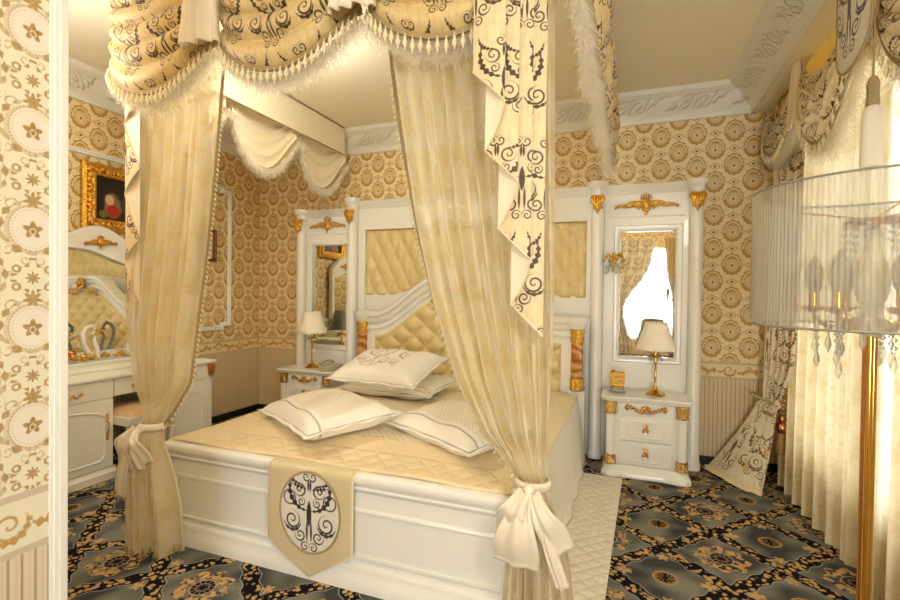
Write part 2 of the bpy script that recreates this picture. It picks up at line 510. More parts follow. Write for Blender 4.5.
def glassy(name, hexc, rough=0.05, body=0.0):
    m, t, b = mat(name); b.inputs['Base Color'].default_value = (*srgb(hexc), 1); setp(b, rough=rough, ior=1.5, spec=0.8)
    tp = t.nodes.new('ShaderNodeBsdfTransparent'); tp.inputs[0].default_value = (*srgb(hexc), 1)
    gl = t.nodes.new('ShaderNodeBsdfGlossy'); gl.inputs['Roughness'].default_value = rough
    fz = t.nodes.new('ShaderNodeFresnel'); fz.inputs[0].default_value = 1.5
    mm = t.nodes.new('ShaderNodeMixShader'); t.links.new(fz.outputs[0], mm.inputs[0])
    t.links.new(tp.outputs[0], mm.inputs[1]); t.links.new(gl.outputs[0], mm.inputs[2])
    if body:
        m3 = t.nodes.new('ShaderNodeMixShader'); m3.inputs[0].default_value = body
        t.links.new(mm.outputs[0], m3.inputs[1]); t.links.new(b.outputs[0], m3.inputs[2]); mm = m3
    t.links.new(mm.outputs[0], t.nodes['Material Output'].inputs[0])
    return m


M['crystal'] = glassy('cut_crystal', '#fdfaf2', 0.05, 0.25)
M['pane'] = glassy('window_glass', '#fbfdff')


def veil(name, hexc, open_, stripes=None, transl=0.5):
    m, t, b = mat(name); (u, v, _), vec = coords(t, 'UV')
    c = srgb(hexc); b.inputs['Base Color'].default_value = (*c, 1); setp(b, rough=0.5)
    tr = t.nodes.new('ShaderNodeBsdfTranslucent'); tr.inputs[0].default_value = (*c, 1)
    m1 = t.nodes.new('ShaderNodeMixShader'); m1.inputs[0].default_value = transl
    t.links.new(b.outputs[0], m1.inputs[1]); t.links.new(tr.outputs[0], m1.inputs[2])
    tp = t.nodes.new('ShaderNodeBsdfTransparent'); m2 = t.nodes.new('ShaderNodeMixShader')
    if stripes:
        n = noise(t, vec3(t, u * stripes, v * 0.5), 1.0, 3)
        op = mt('ADD', (n - 0.5) * 0.55, open_, clamp=True); t.links.new(op.s, m2.inputs[0])
    else: m2.inputs[0].default_value = open_
    t.links.new(m1.outputs[0], m2.inputs[1]); t.links.new(tp.outputs[0], m2.inputs[2])
    t.links.new(m2.outputs[0], t.nodes['Material Output'].inputs[0])
    return m


M['pleat'] = veil('yellow_pleated_header', '#f4e09a', 0.0, None, 0.6)
M['feather'] = veil('white_marabou', '#fdf9ee', 0.60, None, 0.5)
M['organza'] = veil('pleated_organza', '#cfccbd', 0.57, 700.0, 0.35)
M['bulb'] = veil('frosted_bulb', '#d8cfb8', 0.10, None, 0.6)


def cornice_mat():
    m, t, b = mat('relief_plaster'); (x, y, z), v = coords(t, 'Object')
    c = srgb('#efece0')
    b.inputs['Base Color'].default_value = (*c, 1); setp(b, rough=0.5)
    uu = x + y
    d = spiral(wr(uu, 0.5), z - 3.0, -0.08, 0.0, 0.07, 0.045, 1, 0.0, 0.010)
    d = mn(d, spiral(wr(uu + 0.22, 0.5), z - 3.0, 0.02, 0.005, 0.06, 0.04, -1, 0.3, 0.010))
    d = mn(d, leaf(wr(uu, 0.25), z - 3.0, 0.0, 0.0, 0.5, 0.10, 0.03, 14.0))
    msk = ss(d, 0.016) * gt(z, 2.955) * lt(z, 3.05)
    col = mixc(t, msk * 0.12, c, srgb('#cfc8b4')); t.links.new(col, b.inputs['Base Color'])
    bump(t, b, msk + 0.2 * noise(t, v, 30), 0.014, 0.9)
    return m


M['cornice'] = cornice_mat()


def medallion_mat():
    m, t, b = mat('embroidered_medallion'); (u, v, _), vec = coords(t, 'UV')
    k = 1.0
    d = scroll_motif(u * k, v * k)
    x = ab(u)
    d = mn(d, arc(x, v, 0.115, 0.06, 0.034, 0.0035), leaf(x, v, 0.06, 0.12, 0.2, 0.05, 0.012, 16.0), leaf(x, v, 0.0, -0.02, 1.57, 0.05, 0.014))
    n = noise(t, vec, 55, 2)
    col = mixc(t, n, srgb('#d9d4c4'), srgb('#f3efe4'))
    col = mixc(t, ss(d, 0.004), col, srgb('#2b1f18'))
    t.links.new(col, b.inputs['Base Color']); setp(b, rough=0.45, sheen=0.2)
    return m


M['medallion'] = medallion_mat()


def pillow_mat(name, mode):
    m, t, b = mat(name); (u, v, _), vec = coords(t, 'UV')
    base = srgb('#f8f3e6'); col = mixc(t, 0.0, base, base)
    if mode == 'embroidered':
        d = scroll_motif((u + 0.10) * 0.95, (v - 0.02) * 0.95)
        d = mn(d, ab(d - 0.012) + 0.002)
        d2 = scroll_motif(u * 1.1 - 0.22, v * 1.1 + 0.02)
        col = mixc(t, mx(ss(mn(d, d2), 0.005), 0.0) * lt(u, 0.16) * 0.75, base, srgb('#a5874f'))
    elif mode == 'band':
        x = wr(u, 0.13)
        d = mn(spiral(x, v + 0.20, -0.03, 0.0, 0.032, 0.02, 1, 0.2, 0.005), leaf(x, v + 0.2, 0.04, 0.0, 0.6, 0.035, 0.010, 12.0))
        col = mixc(t, ss(ab(v + 0.19) - 0.06, 0.01) * 0.5, base, srgb('#eedcb0'))
        col = mixc(t, ss(d, 0.005) * 0.8, col, srgb('#9f7d44'))
        col = mixc(t, ss(ab(v + 0.255) - 0.004, 0.003), col, srgb('#c9934f'))
    else:
        fp = fr((u + v) / 0.03); fq = fr((u - v) / 0.03)
        fe = mn(mn(fp, 1.0 - fp), mn(fq, 1.0 - fq))
        inner = ss(mx(ab(u) - 0.36, ab(v) - 0.15), 0.01)
        lace = ss(ab(v + 0.185) - 0.006, 0.004)
        col = mixc(t, ss(fe - 0.12, 0.05) * inner * 0.55, base, srgb('#d8c79c'))
        col = mixc(t, lace * 0.8, col, srgb('#a59f98'))
        bump(t, b, fe * inner, 0.006, 0.5)
    t.links.new(col, b.inputs['Base Color']); setp(b, rough=0.45, sheen=0.2)
    return m


M['pil_emb'] = pillow_mat('embroidered_pillowcase', 'embroidered')
M['pil_band'] = pillow_mat('banded_pillowcase', 'band')
M['pil_lat'] = pillow_mat('lattice_pillowcase', 'lattice')

# ---------------------------------------------------------------- mesh helpers


class MB:
    def __init__(s): s.v = []; s.f = []; s.uv = {}

    def add(s, verts, faces, uvs=None):
        n = len(s.v); s.v += [tuple(p) for p in verts]; s.f += [tuple(i + n for i in f) for f in faces]
        if uvs:
            for i, q in enumerate(uvs): s.uv[n + i] = q
        return s

    def box(s, x0, x1, y0, y1, z0, z1):
        return s.add([(x0, y0, z0), (x1, y0, z0), (x1, y1, z0), (x0, y1, z0), (x0, y0, z1), (x1, y0, z1), (x1, y1, z1), (x0, y1, z1)],
                     [(0, 3, 2, 1), (4, 5, 6, 7), (0, 1, 5, 4), (1, 2, 6, 5), (2, 3, 7, 6), (3, 0, 4, 7)])

    def grid(s, fn, nu, nv, uv=None, close_u=False):
        vs = []; us = []
        for j in range(nv + 1):
            for i in range(nu + (0 if close_u else 1)):
                a, c = i / nu, j / nv
                vs.append(fn(a, c)); us.append(uv(a, c) if uv else (a, c))
        fs = []; k = nu if close_u else nu + 1
        for j in range(nv):
            for i in range(nu):
                i2 = (i + 1) % k
                fs.append((j * k + i, j * k + i2, (j + 1) * k + i2, (j + 1) * k + i))
        return s.add(vs, fs, us)

    def lathe(s, prof, c=(0, 0, 0), seg=24, sx=1.0, sy=1.0, flute=0, depth=0.0):
        def fn(a, b):
            i = b * (len(prof) - 1); r, z = prof[int(round(i))]
            if flute: r *= 1 + depth * math.cos(flute * a * 2 * PI)
            return (c[0] + r * sx * math.cos(a * 2 * PI), c[1] + r * sy * math.sin(a * 2 * PI), c[2] + z)
        return s.grid(fn, seg, len(prof) - 1, close_u=True)

    def ell(s, c, rx, ry, rz, seg=12, rings=8):
        return s.lathe([(max(1e-4, math.sin(PI * i / rings)), -math.cos(PI * i / rings) * rz) for i in range(rings + 1)], c, seg, rx, ry)

    def tube(s, pts, r, seg=8, cap=True):
        pts = [Vector(p) for p in pts]; n = len(pts)
        rs = r if isinstance(r, (list, tuple)) else [r] * n
        vs = []; ref = None
        for i, p in enumerate(pts):
            d = (pts[min(i + 1, n - 1)] - pts[max(i - 1, 0)])
            if d.length < 1e-9: d = Vector((0, 0, 1))
            d.normalize()
            if ref is None: ref = d.orthogonal().normalized()
            ref = (ref - d * ref.dot(d))
            if ref.length < 1e-6: ref = d.orthogonal()
            ref.normalize(); q = d.cross(ref)
            for k in range(seg):
                a = 2 * PI * k / seg
                vs.append(p + (ref * math.cos(a) + q * math.sin(a)) * rs[i])
        fs = []
        for i in range(n - 1):
            for k in range(seg):
                k2 = (k + 1) % seg
                fs.append((i * seg + k, i * seg + k2, (i + 1) * seg + k2, (i + 1) * seg + k))
        if cap:
            fs.append(tuple(range(seg))[::-1]); fs.append(tuple((n - 1) * seg + k for k in range(seg)))
        return s.add(vs, fs)

    def sweep(s, path, prof, closed=False, up=(0, 0, 1)):
        """prof = [(out, up)] swept along path; out is left of travel, mitred"""
        n = len(path); up = Vector(up); P = [Vector(p) for p in path]; vs = []
        for i in range(n):
            a = P[i] - P[i - 1] if (i > 0 or closed) else P[1] - P[0]
            c = P[(i + 1) % n] - P[i] if (i < n - 1 or closed) else a
            a.normalize(); c.normalize()
            na = up.cross(a); nc = up.cross(c); m_ = na + nc; m_.normalize()
            k = 1.0 / max(0.3, m_.dot(na))
            for o, z in prof: vs.append(P[i] + m_ * (o * k) + up * z)
        L = len(prof); fs = []
        for i in range(n if closed else n - 1):
            j = (i + 1) % n
            for k in range(L):
                k2 = (k + 1) % L
                fs.append((i * L + k, j * L + k, j * L + k2, i * L + k2))
        if not closed:
            fs.append(tuple(range(L))[::-1]); fs.append(tuple((n - 1) * L + k for k in range(L)))
        return s.add(vs, fs)

    def prism(s, poly, axis, a, b):
        """polygon in the two other axes extruded along axis from a to b"""
        def P(p, h): return {'x': (h, p[0], p[1]), 'y': (p[0], h, p[1]), 'z': (p[0], p[1], h)}[axis]
        n = len(poly)
        vs = [P(p, a) for p in poly] + [P(p, b) for p in poly]
        fs = [tuple(range(n)), tuple(range(2 * n - 1, n - 1, -1))] + [(i, i + n, (i + 1) % n + n, (i + 1) % n) for i in range(n)]
        return s.add(vs, fs)

    def xf(s, mtx):
        s.v = [tuple(mtx @ Vector(p)) for p in s.v]; return s

    def flip(s):
        s.f = [f[::-1] for f in s.f]; return s

    def merge(s, o):
        n = len(s.v); s.v += o.v; s.f += [tuple(i + n for i in f) for f in o.f]
        for k, q in o.uv.items(): s.uv[k + n] = q
        return s

    def build(s, name, m, parent=None, smooth=40, bevel=0.0, org=(0, 0, 0), solid=0.0, seg=2, fix=False):
        me = bpy.data.meshes.new(name)
        vs = [(p[0] - org[0], p[1] - org[1], p[2] - org[2]) for p in s.v]
        me.from_pydata(vs, [], s.f)
        if fix:
            import bmesh
            bm = bmesh.new(); bm.from_mesh(me); bmesh.ops.recalc_face_normals(bm, faces=bm.faces); bm.to_mesh(me); bm.free()
        if s.uv:
            ul = me.uv_layers.new(name='UVMap')
            for lp in me.loops: ul.data[lp.index].uv = s.uv.get(lp.vertex_index, (0, 0))
        me.update()
        if smooth:
            me.shade_smooth()
            if smooth < 180: me.set_sharp_from_angle(angle=math.radians(smooth))
        me.materials.append(m)
        o = bpy.data.objects.new(name, me); COL.objects.link(o)
        if parent is not None: o.parent = parent
        if solid:
            md = o.modifiers.new('thick', 'SOLIDIFY'); md.thickness = solid; md.offset = 0
        if bevel:
            md = o.modifiers.new('bevel', 'BEVEL'); md.width = bevel; md.segments = seg; md.limit_method = 'ANGLE'
            md.angle_limit = math.radians(35)
        return o


def thing(name, label, cat, loc=(0, 0, 0), rotz=0.0, group=None):
    o = bpy.data.objects.new(name, None); COL.objects.link(o); o.empty_display_size = 0.1
    o.location = loc; o.rotation_euler = (0, 0, rotz); o['label'] = label; o['category'] = cat
    if group: o['group'] = group
    return o


def tag(o, label, cat, group=None):
    o['label'] = label; o['category'] = cat
    if group: o['group'] = group
    return o


def struct(o): o['kind'] = 'structure'; return o


def dup(root, label, loc=None, rotz=None, group=None):
    def cp(o, par):
        c = o.copy(); COL.objects.link(c)
        if par is not None: c.parent = par
        for ch in o.children: cp(ch, c)
        return c
    kids = list(root.children)
    r = root.copy(); COL.objects.link(r)
    for ch in kids: cp(ch, r)
    r['label'] = label
    if loc is not None: r.location = loc
    if rotz is not None: r.rotation_euler = (0, 0, rotz)
    if group: r['group'] = group
    return r


def smst(a, b, x):
    x = max(0.0, min(1.0, (x - a) / (b - a))); return x * x * (3 - 2 * x)


def lerp_table(tab, z):
    tab = sorted(tab)
    if z <= tab[0][0]: return tab[0][1]
    for (a, x), (b, y) in zip(tab, tab[1:]):
        if z <= b:
            f = (z - a) / (b - a); return x + (y - x) * f
    return tab[-1][1]


def spl(cx, cz, r0, r1, a0, turns, n=28, y=0.0):
    return [(cx + (r0 + (r1 - r0) * i / n) * math.cos(a0 + turns * 2 * PI * i / n), y, cz + (r0 + (r1 - r0) * i / n) * math.sin(a0 + turns * 2 * PI * i / n)) for i in range(n + 1)]


# ---------------------------------------------------------------- the room
CEIL = 3.10
XL, XR, YB, YF = -4.1, 1.25, 4.5, -3.5
XN, YN = -1.56, 0.920      # the partition beside the camera

struct(MB().box(XL - .1, XR + .1, YF - .1, YB + .1, -0.1, 0).build('floor', M['carpet'], smooth=0))
struct(MB().box(XL - .1, XR + .1, YF - .1, YB + .1, CEIL, CEIL + .1).build('ceiling', M['ceiling'], smooth=0))
struct(MB().box(XL - .1, XR + .1, YB, YB + .1, 0, CEIL).build('wall_back', M['wall_back'], smooth=0))
struct(MB().box(XL - .1, XL, YN - .15, YB, 0, CEIL).build('wall_left', M['wall_side'], smooth=0))
wn = MB(); wn.box(XN - .15, XN, YF, YN, 0, CEIL); struct(wn.build('wall_partition', M['wall_near'], smooth=0))
struct(MB().box(XL, XN - .15, YN - .15, YN, 0, CEIL).build('wall_dressing', M['wall_back'], smooth=0))


def pierced(xa, xb, rects, axis, lo, hi):
    """wall slab along axis from lo to hi with rectangular openings [(a,b,z0,z1)]"""
    m = MB(); cuts = sorted(rects); p = lo
    def put(a, b, z0, z1):
        if axis == 'y': m.box(xa, xb, a, b, z0, z1)
        else: m.box(a, b, xa, xb, z0, z1)
    for a, b, z0, z1 in cuts:
        put(p, a, 0, CEIL); put(a, b, 0, z0); put(a, b, z1, CEIL); p = b
    put(p, hi, 0, CEIL)
    return m


struct(pierced(XR, XR + .1, [(0.3, 1.9, 0.35, 2.86), (2.25, 3.95, 0.35, 2.86)], 'y', YF, YB).build('wall_right', M['wall_side'], smooth=0))
struct(pierced(YF - .1, YF, [(-0.45, 0.95, 0.35, 2.55)], 'x', XN, XR).build('wall_front', M['wall_back'], smooth=0))


def window(n, axis, fixed, a, b, z0, z1):
    m = MB(); r = 0.05
    mid = (a + b) / 2; zt = z1 - 0.55
    bars = [(a, a + r, z0, z1), (b - r, b, z0, z1), (a, b, z0, z0 + r), (a, b, z1 - r, z1), (mid - .03, mid + .03, z0, z1), (a, b, zt - .025, zt + .025)]
    for p, q, zz0, zz1 in bars:
        if axis == 'y': m.box(fixed + .02, fixed + .08, p, q, zz0, zz1)
        else: m.box(p, q, fixed - .08, fixed - .02, zz0, zz1)
    o = struct(m.build('window_%d' % n, M['trim'], bevel=0.004, smooth=0))
    g = MB()
    if axis == 'y': g.box(fixed + .045, fixed + .051, a, b, z0, z1)
    else: g.box(a, b, fixed - .051, fixed - .045, z0, z1)
    g.build('pane', M['pane'], o, smooth=0)


window(1, 'y', XR, 2.25, 3.95, 0.35, 2.86)
window(2, 'y', XR, 0.3, 1.9, 0.35, 2.86)
window(3, 'x', YF, -0.45, 0.95, 0.35, 2.55)

# cornices: a bead, a sloping relief band, a second bead
CP = [(0, 2.885), (.022, 2.885), (.030, 2.905), (.024, 2.92), (.045, 2.945), (.065, 2.955), (.135, 3.045), (.160, 3.05), (.175, 3.065), (.19, 3.068), (.215, 3.10), (0, 3.10)]
XC = 0.904


def corn(n, path): struct(MB().sweep(path, CP).build('trim_%d' % n, M['cornice'], smooth=35))


corn(1, [(XL, YN, 0), (XL, YB, 0)][::-1])
corn(2, [(XC, YB, 0), (XL, YB, 0)])
corn(3, [(XC, YF, 0), (XC, YB, 0)])
struct(MB().box(XC, XR, YF, YB, 2.887, CEIL).build('trim_4', M['ceiling'], smooth=0))
# skirting
struct(MB().box(XL, XN, YB - .015, YB, 0, 0.07).build('baseboard_back', M['black'], bevel=.003))
struct(MB().box(XL, XL + .015, YN, YB - .015, 0, 0.07).build('baseboard_left', M['black'], bevel=.003))
struct(MB().box(0.55, XR, YB - .015, YB, 0, 0.07).build('baseboard_back', M['black'], bevel=.003))
# casing at the end of the partition
cas = MB()
cas.box(XN, XN + .006, 0.880, 0.894, 0, CEIL); cas.box(XN, XN + .010, 0.890, 0.902, 0, CEIL); cas.box(XN, XN + .014, 0.902, YN + .003, 0, CEIL); cas.box(XN - .15, XN, YN, YN + .003, 0, CEIL)
struct(cas.build('trim_5', M['trim'], bevel=.005))


def moulding(n, wall, pts):
    pr = [(0, 0), (0.0, 0.018), (0.012, 0.022), (0.02, 0.014), (0.032, 0.02), (0.042, 0.008), (0.042, 0)]
    up = (1, 0, 0)
    struct(MB().sweep(pts, pr, closed=True, up=up).build('trim_%d' % n, M['trim'], smooth=30))


def framepts(x, y0, y1, z0, z1, c=0.10):
    return [(x, y0, z0), (x, y1 - c, z0), (x, y1 - c, z0 + .035), (x, y1, z0 + .035), (x, y1, z1 - .03), (x, y1 - c, z1 - .03), (x, y1 - c, z1), (x, y0, z1)]


moulding(6, 'left', framepts(XL, 1.1, 4.06, 0.98, 2.51))

# ---------------------------------------------------------------- reusable ornament builders


def gilt_crest(wd, ht, m=None):
    """winged gilt crest, centre at origin, facing -y"""
    m = m or MB()
    m.ell((0, -.010, 0), ht * .26, .016, ht * .34, 14, 8)
    m.ell((0, -.022, -.002), ht * .15, .012, ht * .2, 12, 6)
    for k in range(5): m.ell((ht * (.11 * (k - 2)), -.01, ht * (.42 + .08 * (1 - abs(k - 2) / 2))), ht * .035, .008, ht * .12, 8, 6)
    m.tube([(x, -.012, ht * .34) for x in (-ht * .28, 0, ht * .28)], ht * .045, 8)
    m.ell((0, -.008, -ht * .42), ht * .1, .008, ht * .1, 8, 6)
    for s in (-1, 1):
        m.tube([(p[0] * s, -.010, p[2]) for p in spl(ht * .30, -.02 * ht, ht * .16, ht * .02, -PI / 2, 1.3)], .006, 6)
        n = 9
        for i in range(n):
            f = i / (n - 1); x = ht * .35 + (wd / 2 - ht * .45) * f
            z = ht * (.10 - .16 * f * f + .03 * math.sin(f * 9))
            r = ht * (.25 - .15 * f)
            m.ell((s * x, -.009, z), r * .9, .010, r * .55, 8, 6)
            m.ell((s * (x + .004), -.012, z - r * .5), r * .28, .008, r * .5, 6, 5)
        m.tube([(s * (ht * .3 + (wd / 2 - ht * .3) * i / 12), -.012, ht * (.16 - .20 * (i / 12) ** 1.6 + .05 * math.sin(i / 12 * 7))) for i in range(13)], [.009 * (1 - .7 * i / 12) for i in range(13)], 6)
        m.tube([(p[0] * s, -.010, p[2]) for p in spl(wd / 2 - .01, -.08 * ht, .014, .003, PI / 2, 1.2, 14)], .004, 6)
    return m


def gilt_swag(wd, ht):
    """drawer-front garland with a shell in the middle and scrolled ends"""
    m = MB()
    for k in range(7):
        a = PI * (k / 6 - .5)
        m.ell((math.sin(a) * ht * .3, -.010, math.cos(a) * ht * .22 - ht * .1), ht * .09, .009, ht * .22, 8, 6)
    m.ell((0, -.014, -ht * .22), ht * .2, .012, ht * .15, 10, 6)
    for s in (-1, 1):
        n = 10
        for i in range(n):
            f = i / (n - 1); x = ht * .35 + (wd / 2 - ht * .55) * f
            z = -ht * .28 + ht * .55 * f ** 1.4 - ht * .22 * max(0, f - .75) * 4 * .5
            r = ht * (.15 - .04 * f)
            m.ell((s * x, -.008, z + (.1 * ht if i % 2 else -.05 * ht)), r, .010, r * .8, 7, 5)
        m.tube([(s * p[0], -.009, p[2]) for p in spl(wd / 2 - ht * .2, ht * .02, ht * .22, ht * .04, PI * .6, -1.4, 20)], .0055, 6)
        m.ell((s * (wd / 2 - ht * .2), -.012, ht * .02), ht * .08, .010, ht * .08, 8, 6)
    return m


def acanthus(wd, ht, m=None, c=(0, 0, 0)):
    """hanging acanthus leaf, top at c"""
    m = m or MB()
    for k in range(-2, 3):
        L = ht * (1 - abs(k) * .17)
        pts = [(c[0] + k * wd * .2 * (1 - .2 * i / 6 + .15 * math.sin(i)), c[1] - .010 - .014 * math.sin(i / 6 * PI), c[2] - L * i / 6) for i in range(7)]
        m.tube(pts, [wd * .16, wd * .17, wd * .19, wd * .17, wd * .15, wd * .11, wd * .03], 6)
    for s in (-1, 1):
        for i in range(3): m.ell((c[0] + s * wd * (.40 - i * .05), c[1] - .012, c[2] - ht * (.12 + .26 * i)), wd * .13, .012, ht * .10, 6, 5)
    for i in range(5):
        for s in (-1, 1): m.ell((c[0] + s * wd * (.10 + .05 * (i % 2)), c[1] - .026 + .004 * (i % 2), c[2] - ht * (.14 + .16 * i)), wd * .085, .012, ht * .055, 6, 5)
    m.ell((c[0], c[1] - .028, c[2] - ht * .2), wd * .09, .014, ht * .14, 8, 6)
    m.box(c[0] - wd * .48, c[0] + wd * .48, c[1] - .014, c[1] + .004, c[2] - .012, c[2])
    return m


def tufted(x0, x1, zlo, zhi, y, a=.10, b=.13, depth=.035, nx=70, nz=70):
    """buttoned leather between z=zlo(x) and z=zhi(x); returns mesh and button points"""
    cx = (x0 + x1) / 2
    def h(x, z):
        p = (x - cx) / a + z / b; q = (x - cx) / a - z / b
        return (abs(math.sin(PI * p / 2)) * abs(math.sin(PI * q / 2))) ** .55
    def fn(u, v):
        x = x0 + (x1 - x0) * u; l, t_ = zlo(x), zhi(x); z = l + (t_ - l) * v
        e = min(1, min(u, 1 - u) * (x1 - x0) / .02, min(v, 1 - v) * (t_ - l) / .02)
        return (x, y - depth * h(x, z) * e ** .5 - .004 * e, z)
    m = MB().grid(fn, nx, nz)
    pts = []
    for i in range(-40, 41):
        for j in range(-10, 60):
            p, q = 2 * i, 2 * j
            x = cx + a * (p + q) / 2; z = b * (p - q) / 2
            if x0 + .02 < x < x1 - .02 and zlo(x) + .025 < z < zhi(x) - .025: pts.append((x, z))
    return m, pts


BUTTON = None


def buttons(parent, pts, y, r=.011):
    src = None
    for x, z in pts:
        if src is None:
            src = MB().ell((0, 0, 0), r, r * .6, r, 10, 6).build('button', M['leather'], parent); o = src
        else:
            o = src.copy(); COL.objects.link(o)
        o.location = (x, y, z)


# ---------------------------------------------------------------- mirrored wall panels and the padded centre panel
ZB = 4.47


def half_column(root, x, y, z0, z1, r=.052):
    m = MB().lathe([(r * 1.15, z0), (r * 1.15, z0 + .05), (r, z0 + .07), (r, z1)], (x, y, 0), 24, flute=0)
    m.build('column', M['white'], root, smooth=40)
    k = MB().lathe([(r * 1.05, z1), (r * 1.25, z1 + .01), (r * 1.2, z1 + .03), (r * 1.45, z1 + .05), (r * 1.55, z1 + .065), (r * 1.6, z1 + .095), (.001, z1 + .096)], (x, y, 0), 28)
    k.build('capital', M['white'], root, smooth=40)
    acanthus(.10, .15, c=(x, y - r + .004, z1)).build('acanthus_leaf', M['gold'], root)


def mirror_panel(label, x0, x1, ztop, mx0, mx1, mz0, mz1, col_x, orn_name_label):
    root = thing('mirror_panel', label, 'mirror panel', ((x0 + x1) / 2, 4.4, 0))
    g = root.location
    def B(m, name, mat_, **k): return m.build(name, mat_, root, org=g, **k)
    Y = 4.37
    m = MB(); m.box(x0, mx0, Y, ZB, 0.0, ztop - .06); m.box(mx1, x1, Y, ZB, 0.0, ztop - .06)
    m.box(mx0, mx1, Y, ZB, 0, mz0); m.box(mx0, mx1, Y, ZB, mz1, ztop - .06); m.box(mx0, mx1, Y + .04, ZB, mz0, mz1)
    B(m, 'panel_board', M['white'], smooth=0)
    fr_ = MB(); F = .055
    fr_.sweep([(mx0, Y, mz0), (mx1, Y, mz0), (mx1, Y, mz1), (mx0, Y, mz1)], [(0, .0), (0, .012), (-.012, .02), (-.03, .014), (-.045, .018), (-F, 0)], closed=True, up=(0, -1, 0))
    B(fr_, 'mirror_frame', M['white'], smooth=35)
    B(MB().box(mx0, mx1, Y + .02, Y + .03, mz0, mz1), 'mirror_glass', M['mirror'], smooth=0)
    hd = MB(); hd.sweep([(x0 + .03, Y, mz1 + .12), (x1 - .03, Y, mz1 + .12)], [(0, 0), (0.012, 0), (0.014, .012), (0, .014)], up=(0, -1, 0))
    B(hd, 'header_moulding', M['white'])
    c = MB(); c.prism([(4.37, ztop - .075), (4.355, ztop - .06), (4.35, ztop - .04), (4.325, ztop - .02), (4.315, ztop), (ZB, ztop), (ZB, ztop - .075)], 'x', x0, x1)
    B(c, 'cornice', M['white'])
    o = B(gilt_crest((x1 - x0) * .76, .17).xf(Matrix.Translation(((x0 + x1) / 2, Y, (mz1 + .12 + ztop - .075) / 2))), 'gilt_crest', M['gold_soft'] if orn_name_label else M['gold'])
    for q in root.children: pass
    sub = bpy.data.objects.new('x', None); bpy.data.objects.remove(sub)
    mm = MB().lathe([(.060, 0), (.060, .05), (.052, .07), (.052, ztop - .11)], (col_x, 4.33, 0), 24); B(mm, 'column', M['white'])
    z1 = ztop - .085; r = .052
    B(MB().lathe([(r * 1.05, z1 - .02), (r * 1.15, z1 - .012), (r * 1.12, z1 + .02), (r * 1.2, z1 + .036), (r * 1.42, z1 + .048), (r * 1.5, z1 + .056), (r * 1.6, z1 + .066), (r * 1.62, z1 + .09), (.001, z1 + .091)], (col_x, 4.33, 0), 28), 'capital', M['white'])
    B(acanthus(.10, .15, c=(col_x, 4.33 - r + .004, z1 - .02)), 'acanthus_leaf', M['gold'])
    return root


mirror_panel('white mirror panel with gilt crest behind the telephone', -3.36, -2.765, 2.275, -3.25, -2.815, .83, 1.90, -3.37, True)
mirror_panel('white mirror panel with gilt crest behind the crystal sconce', -0.225, 0.44, 2.335, -0.09, 0.34, .885, 1.945, 0.487, False)

HBX, HBW = -1.45, 1.035


def arch(x, base=1.17, rise=.36):
    return base + rise * (1 - smst(.20, .86, abs(x - HBX) / HBW))


def tuft_foot(x): return 1.37 + .52 * (arch(x) - 1.17)


cp = thing('padded_wall_panel', 'tall white wall panel with buttoned cream leather above the arched headboard', 'wall panel', (HBX, 4.4, 0))
g = cp.location
X0, X1, ZT = -2.70, -0.285, 2.34
m = MB(); m.box(X0, X1, 4.42, ZB, .0, ZT - .06); m.box(X0, -2.60, 4.37, 4.42, 0, ZT - .06); m.box(-.37, X1, 4.37, 4.42, 0, ZT - .06); m.box(-2.60, -.37, 4.37, 4.42, 2.05, ZT - .06)
m.build('panel_board', M['white'], cp, org=g, smooth=0)
c = MB(); c.prism([(4.37, ZT - .075), (4.355, ZT - .06), (4.35, ZT - .04), (4.325, ZT - .02), (4.315, ZT), (ZB, ZT), (ZB, ZT - .075)], 'x', X0, X1); c.build('cornice', M['white'], cp, org=g)
f_ = MB(); f_.sweep([(-2.60, 4.37, 2.05), (-.37, 4.37, 2.05)], [(0, 0), (.015, 0), (.02, .012), (0, .016)], up=(0, -1, 0)); f_.build('header_moulding', M['white'], cp, org=g)
tm, tp = tufted(-2.60, -.37, tuft_foot, lambda x: 2.05, 4.405, a=.0715, b=.14, depth=.030, nx=190, nz=70)
tm.build('padded_leather', M['leather'], cp, org=g, smooth=180)
lw = MB(); lw.grid(lambda u, v: (-2.60 + 2.23 * u, 4.395 - .012 * (1 - abs(2 * v - 1)), 1.12 + (tuft_foot(-2.60 + 2.23 * u) + .02 - 1.12) * v), 60, 4); lw.build('arched_rail', M['white'], cp, org=g)
src = None
for x, z in tp:
    if src is None: src = o = MB().ell((0, 0, 0), .011, .007, .011, 10, 6).build('button', M['leather'], cp)
    else: o = src.copy(); COL.objects.link(o)
    o.location = (x - g[0], 4.402 - g[1], z - g[2])
for x in (-2.722, -.277):
    r = .052; z1 = ZT - .075
    MB().lathe([(.060, 0), (.060, .05), (.052, .07), (.052, z1)], (x, 4.32, 0), 24).build('column', M['white'], cp, org=g)
    MB().lathe([(r * 1.05, z1 - .02), (r * 1.15, z1 - .012), (r * 1.12, z1 + .03), (r * 1.2, z1 + .046), (r * 1.42, z1 + .058), (r * 1.5, z1 + .066), (r * 1.6, z1 + .08), (r * 1.62, z1 + .105), (.001, z1 + .106)], (x, 4.32, 0), 28).build('capital', M['white'], cp, org=g)
    acanthus(.10, .155, c=(x, 4.32 - r + .004, z1 - .02)).build('acanthus_leaf', M['gold'], cp, org=g)

